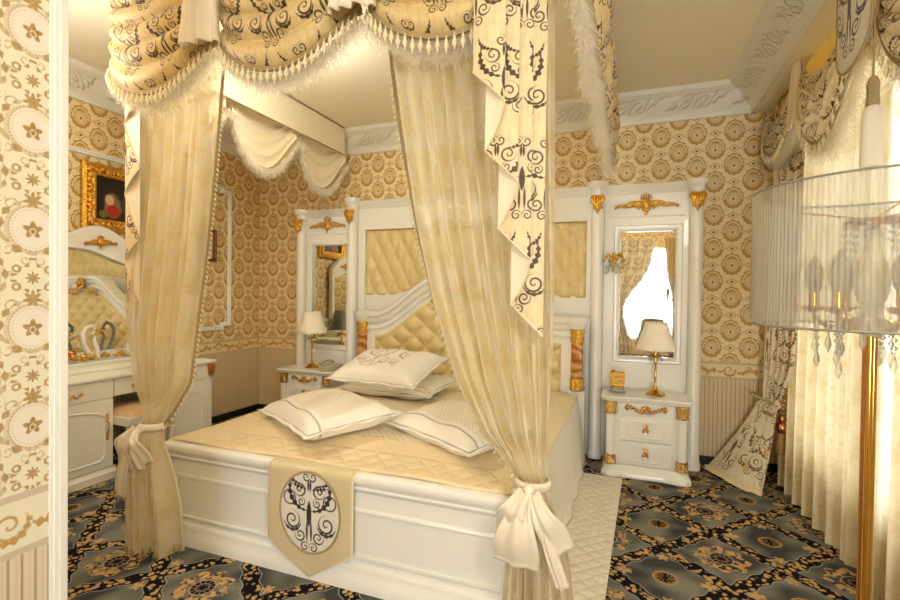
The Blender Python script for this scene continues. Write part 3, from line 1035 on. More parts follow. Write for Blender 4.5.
# ---------------------------------------------------------------- bed
BX0, BX1, BYF, BYH = -2.43, -0.42, 1.955, 4.19
bed = thing('four_poster_bed', 'wide white lacquered bed with panelled footboard and arched buttoned headboard', 'bed', (HBX, 3.0, 0))
g = bed.location
def BB(m, name, mt_, **k): return m.build(name, mt_, bed, org=g, **k)
fb = MB(); fb.box(BX0, BX1, BYF + .008, BYF + .055, 0.0, .50)
BB(fb, 'footboard', M['white_bed'], smooth=0)
cap = MB(); cap.prism([(BYF + .008, .455), (BYF - .002, .46), (BYF - .008, .475), (BYF + .002, .482), (BYF - .010, .495), (BYF - .020, .51), (BYF - .020, .535), (BYF - .010, .545), (BYF + .06, .545), (BYF + .06, .455)], 'x', BX0 - .01, BX1 + .01)
BB(cap, 'footboard_cap', M['white_bed'], smooth=50)
pl_ = MB(); pl_.prism([(BYF + .008, .115), (BYF - .004, .11), (BYF - .010, .095), (BYF - .010, .07), (BYF - .024, .055), (BYF - .026, 0.0), (BYF + .06, 0.0), (BYF + .06, .115)], 'x', BX0 - .01, BX1 + .01)
BB(pl_, 'footboard_plinth', M['white_bed'], smooth=50)
pm = MB(); pm.sweep([(-2.355, BYF + .008, .155), (-.495, BYF + .008, .155), (-.495, BYF + .008, .36), (-2.355, BYF + .008, .36)], [(0, 0), (0, .008), (-.006, .011), (-.014, .010), (-.022, .003), (-.022, 0)], closed=True, up=(0, -1, 0))
BB(pm, 'panel_moulding', M['white_bed'], smooth=40)
for x in (BX0 + .01, BX1 - .05): BB(MB().box(x, x + .04, BYF + .055, BYH - .08, .06, .40), 'side_rail', M['white_bed'], bevel=.006)
BB(MB().box(BX0 + .06, BX1 - .06, BYF + .07, BYH - .1, .16, .50), 'mattress', M['linen'], bevel=.04, seg=4)
# headboard
hb = MB(); xs = [HBX - HBW - .02 + (2 * HBW + .04) * i / 60 for i in range(61)]
hb.prism([(xs[0], .15)] + [(x, arch(x)) for x in xs] + [(xs[-1], .15)], 'y', BYH - .03, BYH + .03)
BB(hb, 'headboard', M['white'], smooth=30)
ct = MB(); ct.sweep([(x, BYH, arch(x)) for x in xs], [(-.05, -.05), (-.075, -.06), (-.03, -.10), (-.005, -.11), (.03, -.105), (.045, -.07), (.03, -.05)], up=(0, 1, 0)) if False else None
def rail(off, prof, name):
    mm = MB(); n = len(xs); vs = []
    for i, x in enumerate(xs):
        z = arch(x) + off
        for o_, dz in prof: vs.append((x, BYH - .03 - o_, z + dz))
    L = len(prof); fs = [(i * L + k, i * L + (k + 1) % L, (i + 1) * L + (k + 1) % L, (i + 1) * L + k) for i in range(n - 1) for k in range(L)]
    fs += [tuple(range(L)), tuple((n - 1) * L + k for k in range(L))[::-1]]
    mm.add(vs, fs); BB(mm, name, M['white'], smooth=40, fix=True)
rail(0, [(-.06, -.07), (.02, -.07), (.035, -.05), (.04, -.02), (.065, 0), (.07, .03), (.04, .05), (-.06, .05)], 'arched_cap')
rail(-.125, [(-.01, -.012), (.014, -.012), (.022, .006), (.012, .03), (-.01, .03)], 'arched_bead')
tm, tp = tufted(HBX - .90, HBX + .90, lambda x: .52, lambda x: arch(x) - .19, BYH - .032, a=.12, b=.10, depth=.040, nx=150, nz=80)
BB(tm, 'padded_leather', M['leather'], smooth=180)
src = None
for x, z in tp:
    if src is None: src = o = MB().ell((0, 0, 0), .011, .007, .011, 10, 6).build('button', M['leather'], bed)
    else: o = src.copy(); COL.objects.link(o)
    o.location = (x - g[0], BYH - .036 - g[1], z - g[2])
for s in (-1, 1):
    x = HBX + s * HBW
    BB(MB().box(x - .07, x + .07, BYH - .07, BYH + .03, 0, .60), 'post_base', M['white'], bevel=.01)
    BB(MB().lathe([(.048, .62), (.05, .66), (.048, 1.06), (.05, 1.08)], (x, BYH - .05, 0), 24), 'onyx_column', M['onyx'])
    BB(MB().lathe([(.055, .60), (.058, .61), (.050, .64), (.056, .665), (.052, .70)], (x, BYH - .05, 0), 32, flute=12, depth=.05), 'gilt_collar', M['gold'])
    BB(MB().lathe([(.050, 1.0), (.055, 1.02), (.050, 1.06), (.058, 1.09), (.056, 1.12)], (x, BYH - .05, 0), 32, flute=12, depth=.05), 'gilt_collar', M['gold'])
    BB(MB().lathe([(.060, 1.115), (.066, 1.13), (.075, 1.15), (.085, 1.165), (.092, 1.20), (.096, 1.215), (.001, 1.216)], (x, BYH - .05, 0), 28), 'capital', M['white'])
# gilt rosette at the top of the arch
rs = MB(); zc = arch(HBX) - .06
for k in range(8): rs.ell((HBX + .055 * math.cos(k * PI / 4), BYH - .105, zc + .055 * math.sin(k * PI / 4)), .026, .016, .026, 8, 6)
BB(MB().ell((HBX, BYH - .115, zc), .045, .022, .052, 14, 8), 'rosette_stone', M['copper'])
for s in (-1, 1):
    for k in range(6): rs.ell((HBX + s * (.07 + .04 * k), BYH - .085, zc - .075 - .02 * math.sin(k * 1.3) - .012 * k), .028 - .002 * k, .016, .022, 8, 6)
    rs.tube([(HBX + s * p[0], BYH - .085, zc - .06 + p[2]) for p in spl(.20, -.04, .05, .01, PI / 2, -1.3)], .008, 6)
BB(rs, 'gilt_rosette', M['gold'])

# ---------------------------------------------------------------- bedding
def bed_z(x, y):
    u = (x - BX0) / (BX1 - BX0); v = (y - 1.99) / 2.1
    return .555 + .045 * (max(0, math.sin(PI * max(0, min(1, u)))) ** .5) * smst(0, .22, v) + .004 * math.sin(9 * x + 5 * y) * math.sin(7 * y)


def spread_pt(a, c):
    y = 1.985 + 2.11 * c
    s = a * 3.2 - .55                               # cloth measured across: hang, top, hang
    W = BX1 - BX0
    if s < 0:
        d = -s; return (BX0 - .012 - .03 * d + .010 * math.sin(y * 20) * d, y, bed_z(BX0, y) - d * .98)
    if s > W:
        d = s - W; return (BX1 + .012 + .10 * d + .018 * math.sin(y * 17) * d + .03 * smst(1.985, 2.2, y) * d, y, max(.012, bed_z(BX1, y) - d * .97))
    x = BX0 + s; e = min(s, W - s)
    z = bed_z(x, y) - .018 * (1 - min(1, e / .05)) ** 2
    return (x, y, z)


bs = MB().grid(spread_pt, 130, 90, uv=lambda a, c: (BX0 + a * 3.2 - .55, 1.985 + 2.11 * c))
sp = tag(bs.build('bedspread', M['bedspread'], smooth=180, solid=.012), 'peach and cream quilted satin bedspread covering the bed', 'bedspread')


def pillow(name, label, mt_, wx, wy, th, loc, rot, group=None, flange=.03):
    def sup(u): return math.copysign(abs(u) ** .9, u)
    m = MB()
    for sgn in (1, -1):
        def fn(a, c):
            x, y = 2 * a - 1, 2 * c - 1
            k = (max(0, 1 - x ** 4)) * (max(0, 1 - y ** 4))
            pin = 1 - .07 * (1 - abs(x) ** 2) * abs(y) ** 3
            pin2 = 1 - .05 * (1 - abs(y) ** 2) * abs(x) ** 3
            wob = .010 * math.sin(7 * x + 3 * y) * k
            return (x * wx / 2 * pin2, y * wy / 2 * pin, sgn * (th / 2 * k ** .48 + wob) + .004 * sgn)
        def fn2(a, c): return fn(a, c) if sgn == 1 else fn(1 - a, c)
        m.grid(fn2, 36, 28, uv=lambda a, c: ((a - .5) * wx * (1 if sgn == 1 else -1), (c - .5) * wy))
    o = m.build(name, mt_, smooth=180)
    fl = MB()
    pts = []
    for i in range(80):
        f = i / 80 * 4; sd = int(f); q = f - sd
        x, y = [(-1 + 2 * q, -1), (1, -1 + 2 * q), (1 - 2 * q, 1), (-1, 1 - 2 * q)][sd]
        pin = 1 - .07 * (1 - abs(x) ** 2) * abs(y) ** 3; pin2 = 1 - .05 * (1 - abs(y) ** 2) * abs(x) ** 3
        pts.append((x * wx / 2 * pin2, y * wy / 2 * pin))
    vs = []; fs = []
    for i, (x, y) in enumerate(pts):
        vs += [(x * .985, y * .985, 0), (x * (1 + 2 * flange / wx), y * (1 + 2 * flange / wy), .006 * math.sin(i * 1.1))]
    n = len(pts); fs = [(2 * i, 2 * i + 1, 2 * ((i + 1) % n) + 1, 2 * ((i + 1) % n)) for i in range(n)]
    fl.add(vs, fs); fl.build('flange', M['linen'], o, smooth=180, solid=.004)
    o.location = loc; o.rotation_euler = rot
    tag(o, label, 'pillow', group)
    return o


R_ = math.radians
pillow('pillow', 'white lattice-quilted pillow lying flat at the foot, above the medallion runner', M['pil_lat'], .82, .52, .16, (-1.73, 2.46, .672), (R_(5), R_(-2), R_(-33)))
pillow('pillow', 'white lattice-quilted pillow lying half behind the gathered sheer curtain near the bow', M['pil_lat'], .70, .50, .15, (-0.88, 2.53, .665), (R_(4), 0, R_(-30)))
pillow('pillow', 'white pillow with curling gold embroidery, uppermost of the pair by the headboard', M['pil_emb'], .75, .54, .17, (-1.79, 3.38, .805), (R_(16), 0, R_(-6)))
pillow('pillow', 'flat pillow with scroll-embroidered hem, underneath the gold-embroidered one', M['pil_band'], .76, .56, .12, (-1.72, 3.44, .672), (R_(3), 0, R_(-3)))

# runner with medallion on the footboard
rn = thing('footboard_runner', 'cream satin pennant with oval scroll medallion hanging over the footboard', 'runner', (-1.452, BYF, .545))
g = rn.location
def run_pt(a, c):
    x = -1.685 + .488 * a; bot = .165 + (.010 - .165) * (1 - abs(2 * a - 1))
    z = .549 + (bot - .549) * c
    y = BYF - .032 - .004 * math.sin(a * 9) * c
    if c < .12: y = BYF - .030 + .075 * (1 - c / .12) ** 2; z = .552 - .03 * (c / .12) ** 2 if True else z
    else: z = .522 + (bot - .522) * (c - .12) / .88
    return (x, y, z)
MB().grid(run_pt, 32, 40).build('pennant', M['satin_runner'], rn, org=g, smooth=180, solid=.006)
md = MB(); n = 48
vs = [(-1.432, BYF - .044, .335)] + [(-1.432 + .170 * math.cos(2 * PI * i / n), BYF - .0405, .335 + .193 * math.sin(2 * PI * i / n)) for i in range(n)]
uv = [(0, 0)] + [(.170 * math.cos(2 * PI * i / n), .193 * math.sin(2 * PI * i / n)) for i in range(n)]
md.add(vs, [(0, 1 + i, 1 + (i + 1) % n) for i in range(n)], uv)
md.build('medallion', M['medallion'], rn, org=g, smooth=180)
MB().tube([(-1.432 + .172 * math.cos(2 * PI * i / n), BYF - .040, .335 + .195 * math.sin(2 * PI * i / n)) for i in range(n + 1)], .0055, 8).build('medallion_cord', M['gimp'], rn, org=g)
MB().tube([run_pt(0, i / 20) for i in range(21)] + [run_pt(i / 20, 1) for i in range(21)] + [run_pt(1, 1 - i / 20) for i in range(21)], .004, 6).build('piping', M['satin_pale'], rn, org=g)

rug = thing('bedside_rug', 'cream quilted rug on the carpet along the window side of the bed', 'rug', (-.22, 2.7, 0), R_(-1.8))
rg = MB(); rg.grid(lambda a, c: (-.155 + .30 * a, -1.20 + 2.36 * c, .014), 4, 24, uv=lambda a, c: (.30 * a, 2.36 * c)); rg.build('rug_top', M['rug'], rug, smooth=0)
MB().box(-.155, .145, -1.20, 1.16, 0.001, .0135).build('rug_backing', M['linen'], rug, smooth=0)

# ---------------------------------------------------------------- bedside tables


def bedside(label, loc):
    root = thing('bedside_table', label, 'bedside table', loc, 0, 'white bedside tables')
    W, D = .33, .31
    def front(x, amp=.022): return -amp * (1 - smst(.0, .20, abs(abs(x) - .30) / 1.0)) if False else -.020 * (smst(.16, .26, abs(x)))
    def slab(w_, dep, z0, z1, amp, over):
        m = MB(); xs_ = [-w_ + 2 * w_ * i / 40 for i in range(41)]
        poly = [(x, -amp * smst(.12, .25, abs(x)) - over + .03 * smst(w_ - .04, w_, abs(x))) for x in xs_] + [(w_, dep), (-w_, dep)]
        return m.prism(poly, 'z', z0, z1)
    slab(W, D, .598, .618, .022, .02).build('table_top', M['white'], root, bevel=.006, smooth=20)
    slab(W - .018, D, .578, .598, .022, .004).build('top_moulding', M['white'], root, bevel=.006, smooth=20)
    MB().box(-.275, .275, 0.02, D, .08, .578).build('carcass', M['white'], root, bevel=.004)
    m = MB(); levels = [(0.0, .034), (.028, .034), (.04, .026), (.052, .022), (.066, .008), (.086, .0)]
    xs_ = [-1 + 2 * i / 40 for i in range(41)]; vs = []
    for z_, ex in levels:
        w_ = W - .045 + ex
        vs += [(x * w_, -.020 * smst(.12, .25, abs(x * w_)) - ex + .03 * smst(w_ - .04, w_, abs(x * w_)), z_) for x in xs_] + [(w_, D, z_), (-w_, D, z_)]
    n_ = 43; fs = [(j * n_ + i, j * n_ + (i + 1) % n_, (j + 1) * n_ + (i + 1) % n_, (j + 1) * n_ + i) for j in range(len(levels) - 1) for i in range(n_)]
    m.add(vs, fs + [tuple(range(n_))[::-1], tuple((len(levels) - 1) * n_ + i for i in range(n_))])
    m.build('plinth', M['white'], root, smooth=35)
    for s in (-1, 1):
        x = s * .255
        MB().lathe([(.036, .155), (.034, .165), (.034, .47), (.036, .48)], (x, .015, 0), 24).build('column', M['white'], root)
        MB().lathe([(.040, .478), (.043, .485), (.039, .50), (.041, .54), (.045, .565), (.045, .578)], (x, .015, 0), 30, flute=10, depth=.05).build('gilt_capital', M['gold_soft'], root)
        MB().lathe([(.046, .088), (.046, .10), (.040, .11), (.042, .14), (.038, .155), (.041, .162)], (x, .015, 0), 30, flute=10, depth=.05).build('gilt_base', M['gold_soft'], root)
    for z0, z1 in ((.285, .462), (.098, .275)):
        d_ = MB().box(-.185, .185, -.006, .022, z0, z1).build('drawer', M['white'], root, bevel=.003)
        c_ = .03; a0, a1, b0, b1 = -.125, .125, z0 + .035, z1 - .035
        MB().sweep([(a0 + c_, -.006, b0), (a1 - c_, -.006, b0), (a1, -.006, b0 + c_), (a1, -.006, b1 - c_), (a1 - c_, -.006, b1), (a0 + c_, -.006, b1), (a0, -.006, b1 - c_), (a0, -.006, b0 + c_)],
                   [(0, 0), (0, .005), (-.005, .007), (-.011, .003), (-.011, 0)], closed=True, up=(0, -1, 0)).build('drawer_moulding', M['white'], d_, smooth=25)
        zc = (z0 + z1) / 2
        kb = MB(); kb.ell((0, -.006, zc + .022), .012, .010, .014, 10, 6)
        for k in range(5): kb.ell((.014 * math.sin((k - 2) * .7), -.004, zc + .03 + .012 * math.cos((k - 2) * .7)), .005, .006, .008, 6, 5)
        kb.tube([(.019 * math.sin(2 * PI * i / 20), -.012, zc - .004 + .019 * math.cos(2 * PI * i / 20)) for i in range(21)], .0045, 8, cap=False)
        kb.ell((0, -.009, zc - .004), .011, .008, .011, 10, 6)
        kb.xf(Matrix.Translation((0, -.010, 0))).build('ring_pull', M['pulls'], d_)
    MB().box(-.20, .20, .006, .022, .475, .572).build('frieze', M['white'], root, bevel=.003)
    gilt_swag(.30, .092).xf(Matrix.Translation((0, .006, .532))).build('gilt_garland', M['gold_soft'], root)
    return root


ns = bedside('white gold-trimmed bedside table with two drawers, under the lamp and gilt box', (.122, 3.95, 0))
dup(ns, 'white gold-trimmed bedside table carrying the telephone, partly hidden behind the bed', (-3.03, 3.95, 0))


# ---------------------------------------------------------------- table lamps
def table_lamp(label, loc, k=1.0):
    root = thing('table_lamp', label, 'lamp', loc, 0, 'bedside lamps')
    MB().lathe([(.0, 0), (.072, 0), (.074, .008), (.066, .016), (.05, .020), (.034, .034), (.020, .042), (.014, .058), (.011, .07)], (0, 0, 0), 28, flute=7, depth=.05).build('lamp_base', M['brass'], root)
    MB().lathe([(.012, .065), (.008, .075), (.008, .13), (.012, .14), (.009, .15), (.008, .24), (.014, .26), (.010, .28), (.009, .42)], (0, 0, 0), 16).build('stem', M['brass'], root)
    MB().lathe([(.012, .295), (.036, .30), (.046, .312), (.044, .318), (.012, .312)], (0, 0, 0), 24).build('drip_pan', M['brass'], root)
    src = None
    for i in range(10):
        a = i * 2 * PI / 10
        if src is None:
            src = o = MB().lathe([(.001, -.042), (.009, -.022), (.006, -.008), (.003, -.002), (.006, .004), (.001, .010)], (0, 0, 0), 6).build('crystal_drop', M['crystal'], root, smooth=0)
        else: o = src.copy(); COL.objects.link(o)
        o.location = (.046 * math.cos(a), .046 * math.sin(a), .305)
    z0, z1, r0, r1 = .36, .575, .150 * k, .080 * k
    def fn(a, c):
        r = r0 + (r1 - r0) * (c ** .9); r *= 1 + .012 * math.cos(a * 2 * PI * 48)
        return (r * math.cos(a * 2 * PI), r * math.sin(a * 2 * PI), z0 + (z1 - z0) * c)
    sh = MB().grid(fn, 192, 8, close_u=True).build('lamp_shade', M['shade'], root, smooth=60, solid=.003)
    for r, z in ((r0, z0), (r1, z1)): MB().tube([(r * math.cos(i * PI / 24), r * math.sin(i * PI / 24), z) for i in range(49)], .003, 6).build('shade_rim', M['shade'], sh)
    MB().lathe([(.001, .585), (.006, .582), (.009, .575), (.006, .568), (.001, .565)], (0, 0, 0), 10).build('finial', M['brass'], root)
    return root


lp = table_lamp('brass table lamp with white pleated shade before the window-side mirror', (.192, 4.12, .618))
dup(lp, 'brass table lamp with white pleated shade beside the telephone', (-3.065, 4.12, .618))

# telephone
ph = thing('telephone', 'grey-beige desk telephone with its handset lying across', 'telephone', (-2.80, 4.06, .618), R_(-18))
MB().prism([(-.10, 0), (.09, 0), (.09, .055), (.06, .06), (-.09, .022), (-.10, .015)], 'x', -.085, .085).build('phone_body', M['phone'], ph, bevel=.006)
hs = MB(); hs.tube([(-.06, -.085 + .17 * i / 10, .062 + .030 * math.sin(i / 10 * PI)) for i in range(11)], [.017, .020, .016, .014, .013, .013, .013, .014, .016, .020, .017], 10); hs.build('handset', M['phone'], ph)
kp = None
for i in range(12):
    if kp is None: kp = o = MB().box(-.008, .008, -.006, .006, 0, .006).build('key', M['socket'], ph, bevel=.002)
    else: o = kp.copy(); COL.objects.link(o)
    o.location = (-.004 + .026 * (i % 3), -.05 + .026 * (i // 3), .028 + .0105 * (i // 3))

# crystal and gilt box on the right-hand table
tk = thing('crystal_box', 'small gilt basketwork box on a crystal base beside the brass lamp', 'ornament', (-.09, 4.10, .618))
MB().lathe([(.001, 0), (.062, 0), (.064, .01), (.05, .02), (.045, .04), (.055, .05), (.001, .052)], (0, 0, 0), 16, flute=8, depth=.06).build('crystal_base', M['crystal'], tk, smooth=0)
bxm = MB(); bxm.box(-.048, .048, -.028, .028, .052, .06)
for k in range(5): bxm.sweep([(-.05, -.03, .062 + .021 * k), (.05, -.03, .062 + .021 * k), (.05, .03, .062 + .021 * k), (-.05, .03, .062 + .021 * k)], [(0, 0), (-.006, .0), (-.006, .015), (0, .015)], closed=True)
for x in (-.046, -.023, 0, .023, .046):
    for y in (-.03, .03): bxm.box(x - .003, x + .003, y - .003, y + .003, .055, .165)
bxm.build('gilt_basket', M['gold'], tk)
MB().box(-.040, .040, -.022, .022, .06, .15).build('lining', M['satin'], tk, bevel=.004)
MB().ell((-.035, -.01, .172), .016, .012, .012, 8, 6).build('catch', M['copper'], tk)

# wall sconce on the mirror panel
sc = thing('wall_sconce', 'gilt wall sconce with one candle and crystal drops at the mirror edge', 'sconce', (-.15, 4.345, 1.70))
MB().lathe([(.001, -.012), (.03, -.012), (.034, -.004), (.03, 0), (.001, 0)], (0, 0, 0), 20).xf(Matrix.Rotation(PI / 2, 4, 'X') @ Matrix.Translation((0, 0, 0))).build('backplate', M['gold'], sc)
am = MB(); am.tube([(0, -.012 - .11 * i / 12, -.01 + .05 * math.sin(i / 12 * PI * 1.6) - .03 * i / 12 + .03) for i in range(13)], .006, 8)
am.tube([(.10 * i / 12, -.03 - .06 * i / 12, .0 + .05 * math.sin(i / 12 * PI)) for i in range(13)], .005, 8)
am.tube([(-.07 * i / 12, -.03 - .05 * i / 12, .0 + .05 * math.sin(i / 12 * PI)) for i in range(13)], .005, 8)
for k in range(14): am.ell((-.07 + .012 * k, -.06 - .02 * (k % 3), .01 + .02 * (k % 4) - .02), .012, .008, .012, 6, 5)
am.build('gilt_arm', M['gold'], sc)
MB().lathe([(.001, .028), (.018, .03), (.026, .04), (.024, .045), (.012, .04), (.012, .055), (.001, .056)], (.062, -.09, 0), 18).build('candle_cup', M['gold'], sc)
MB().lathe([(.011, .05), (.0105, .19), (.006, .195), (.001, .215)], (.062, -.09, 0), 14).build('candle', M['linen'], sc)
src = None
for i in range(24):
    if src is None: src = o = MB().lathe([(.001, -.034), (.010, -.016), (.006, -.004), (.003, .002), (.006, .007), (.001, .012)], (0, 0, 0), 6).build('crystal_drop', M['crystal'], sc, smooth=0)
    else: o = src.copy(); COL.objects.link(o)
    a = i * 2.4; rr = .02 + .06 * (i / 24)
    o.location = (.01 + rr * math.cos(a), -.075 + .5 * rr * math.sin(a), -.02 - .075 * ((i * 7) % 24) / 24)

sk = tag(MB().box(-2.845, -2.765, 4.352, 4.366, .68, .76).build('wall_socket', M['socket'], bevel=.006), 'white wall socket plate above the telephone', 'socket')

# ---------------------------------------------------------------- swags, fringes and feathers


def swag_fn(W, top, e, drop, nf, amp=.03, bulge=.10, gather=.03, tsag=0.0):
    def fn(u, v):
        s = 2 * u - 1
        cv = max(0.0, 1 - abs(s) ** 2.2)
        zf = -e * (v ** 1.15) - (drop * (.22 + .78 * v)) * cv * (v ** .35 if v > 0 else 0)
        zf -= tsag * cv * (1 - v)
        x = W / 2 + s * (W / 2 - gather * math.sin(PI * v * .9)) * (1 - .02 * v)
        ed = max(0.0, 1 - abs(s) ** 3)
        rip = abs(math.sin(PI * nf * v + .5 * s)) ** .8
        y = -bulge * ed ** .6 * (.35 + .65 * math.sin(PI * min(1, v * .85))) - amp * rip * (.25 + .75 * ed ** .5)
        z = top + zf - .012 * rip * ed
        return (x, y, z)
    return fn


def feather_boa(parent, hem, length, n, thick=.022):
    m = MB(); k = len(hem) - 1
    for i in range(n * 6):
        f = random.random() * k; a = int(min(k - 1, f)); q = f - a
        p = Vector(hem[a]).lerp(Vector(hem[a + 1]), q); d = (Vector(hem[a + 1]) - Vector(hem[a])).normalized()
        L = length * random.uniform(.35, 1.0)
        dr = Vector((random.gauss(0, .42), random.gauss(-.10, .42), -1)).normalized()
        p = p + Vector((0, random.uniform(-thick, thick), random.uniform(-.02, .02)))
        sd = Vector((random.uniform(-1, 1), random.uniform(-1, 1), 0)).normalized() * random.uniform(.0014, .0028)
        mid = p + dr * L * .55; tip = p + dr * L + Vector((random.uniform(-.02, .02), random.uniform(-.02, .02), random.uniform(0, .03)))
        m.add([p - sd, p + sd, mid + sd, mid - sd, tip], [(0, 1, 2, 3), (3, 2, 4)])
    o = m.build('feather_trim', M['feather'], parent, smooth=0)
    o['kind'] = 'stuff'
    return o


TASSEL_ME = None


def fringe(parent, hem, n, dark=False, size=1.0):
    src = None; k = len(hem) - 1
    ds = [0.0]
    for a, b in zip(hem, hem[1:]): ds.append(ds[-1] + (Vector(b) - Vector(a)).length)
    for i in range(n):
        t_ = ds[-1] * (i + .5) / n; j = max(a for a in range(k) if ds[a] <= t_)
        q = (t_ - ds[j]) / max(1e-6, ds[j + 1] - ds[j]); p = Vector(hem[j]).lerp(Vector(hem[j + 1]), q)
        if src is None:
            src = o = MB().lathe([(.001, 0), (.0025, -.002), (.0025, -.012), (.007, -.016), (.005, -.022), (.010, -.034), (.011, -.044), (.006, -.052), (.0035, -.056), (.003, -.066), (.001, -.068)], (0, 0, 0), 8).build('tassel', M['tassel_dark' if dark else 'tassel'], parent)
            o.data.transform(Matrix.Scale(size, 4))
        else: o = src.copy(); COL.objects.link(o)
        o.location = (p.x, p.y - .026, p.z - .012 - (.006 if i % 2 else 0))


def make_swag(label, loc, rotz, W, e, drop, nf, mt_, group, tassels=24, feathers=700, flen=.10, tmat=False, z_uv=0.0, amp=.03, bulge=.10, name='swag_valance', su=1.0, tsag=0.0):
    root = thing(name, label, 'swag', loc, rotz, group)
    fn = swag_fn(W, 0, e, drop, nf, amp, bulge, tsag=tsag)
    L = e + drop * 2.1
    ph = random.random()
    MB().grid(fn, 64, 110, uv=lambda u, v: (u * W * 1.15 * su + ph, -v * L * su + z_uv)).flip().build('swag_cloth', mt_, root, smooth=180)
    hem = [fn(i / 40, 1) for i in range(41)]
    gp = MB(); vs = []; fs = []
    for i, p in enumerate(hem): vs += [(p[0], p[1] - .012, p[2] + .012), (p[0], p[1] - .014, p[2] - .016), (p[0], p[1] + .006, p[2] - .016), (p[0], p[1] + .006, p[2] + .012)]
    for i in range(len(hem) - 1):
        for k in range(4): fs.append((4 * i + k, 4 * i + (k + 1) % 4, 4 * i + 4 + (k + 1) % 4, 4 * i + 4 + k))
    gp.add(vs, fs); gp.build('braid', M['gimp'], root, smooth=60, fix=True)
    if tassels: fringe(root, hem, tassels, tmat)
    if feathers: feather_boa(root, [(p[0], p[1] + .030, p[2] - .018) for p in hem], flen, feathers)
    return root


def trumpet(label, loc, rotz, wtop, wbot, L, mt_, group, name='trumpet_jabot', dep=1.0):
    """pleated satin jabot hanging between two swags"""
    def fn(u, v):
        s = 2 * u - 1; wd = wtop + (wbot - wtop) * v ** .8
        y = -.075 - .018 * math.cos(u * PI * 8) * (.5 + .5 * v) - .10 * (1 - s * s) ** .5 * (.6 + .4 * v)
        return (s * wd / 2, y * dep, -L * v + .03 * abs(s) * v)
    o = MB().grid(fn, 64, 20).build(name, mt_, smooth=180, solid=.004)
    o.location = loc; o.rotation_euler = (0, 0, rotz)
    return tag(o, label, 'jabot', group)


def cascade(name, label, loc, rotz, runs, fwd, back, L0, L1, mt_, mirror=False, group=None, depth=.03, trim=True):
    """stepped tail: cloth folded in accordion pleats with a slanting hem"""
    pts = [(0.0, 0.0)]; x = 0.0; y = 0.0; s = 0.0; path = [(0.0, 0.0, 0.0)]
    for k in range(runs):
        n = 10
        for i in range(1, n + 1):
            f = i / n; path.append((x + fwd * f, y - .012 * math.sin(f * PI), s + fwd * f))
        x += fwd; s += fwd
        if k < runs - 1:
            for i in range(1, 7):
                f = i / 6; path.append((x - back * f + .014 * math.sin(f * PI), y + depth * smst(0, 1, f), s + back * f))
            x -= back; s += back; y += depth + .016
    tot = s
    def hem(sv):
        k = int(sv // (fwd + back)); r = sv - k * (fwd + back)
        w = fwd * .45 + back
        q = k * w + (min(r, fwd) * .45 + max(0, r - fwd))
        return L0 + (L1 - L0) * q / ((runs - 1) * w + fwd * .45)
    def fn(u, v):
        i = u * (len(path) - 1); a = int(min(len(path) - 2, math.floor(i))); q = i - a
        p0, p1 = path[a], path[a + 1]
        X = p0[0] + (p1[0] - p0[0]) * q; Y = p0[1] + (p1[1] - p0[1]) * q; sv = p0[2] + (p1[2] - p0[2]) * q
        L = hem(sv)
        return (-X if mirror else X, Y - .05 * v * 0, -L * v)
    def uvf(u, v):
        i = u * (len(path) - 1); a = int(min(len(path) - 2, math.floor(i))); q = i - a
        sv = path[a][2] + (path[a + 1][2] - path[a][2]) * q
        return (sv, -hem(sv) * v)
    nseg = len(path) - 1
    m = MB().grid(fn, nseg, 40, uv=uvf)
    if not mirror: m.flip()
    o = m.build(name, mt_, smooth=70)
    o.location = loc; o.rotation_euler = (0, 0, rotz)
    if trim:
        MB().tube([fn(i / (nseg * 2), 1) for i in range(nseg * 2 + 1)], .004, 6).build('hem_piping', M['satin'], o)
    return tag(o, label, 'tail', group)


# ---------------------------------------------------------------- bed canopy
CX0, CX1, CY0, CY1 = -2.80, -0.25, 1.93, 4.275
can = thing('bed_canopy', 'cream cloth-covered canopy frame fixed to the ceiling above the bed', 'canopy', ((CX0 + CX1) / 2, 3.1, 2.82))
g = can.location
for a in ((CX0 - .02, CX0, CY0, CY1), (CX1, CX1 + .02, CY0, CY1), (CX0, CX1, CY0 - .02, CY0)):
    MB().box(*a, 2.82, CEIL).build('fascia', M['board'], can, org=g, bevel=.003)
for z in (2.818, 3.09):
    MB().tube([(CX0 + .004, CY0, z), (CX0 + .004, CY1, z)], .005, 6).build('cord', M['cord'], can, org=g)
    MB().tube([(CX1 - .004, CY0, z), (CX1 - .004, CY1, z)], .005, 6).build('cord', M['cord'], can, org=g)
    MB().tube([(CX0, CY0 + .004, z), (CX1, CY0 + .004, z)], .005, 6).build('cord', M['cord'], can, org=g)

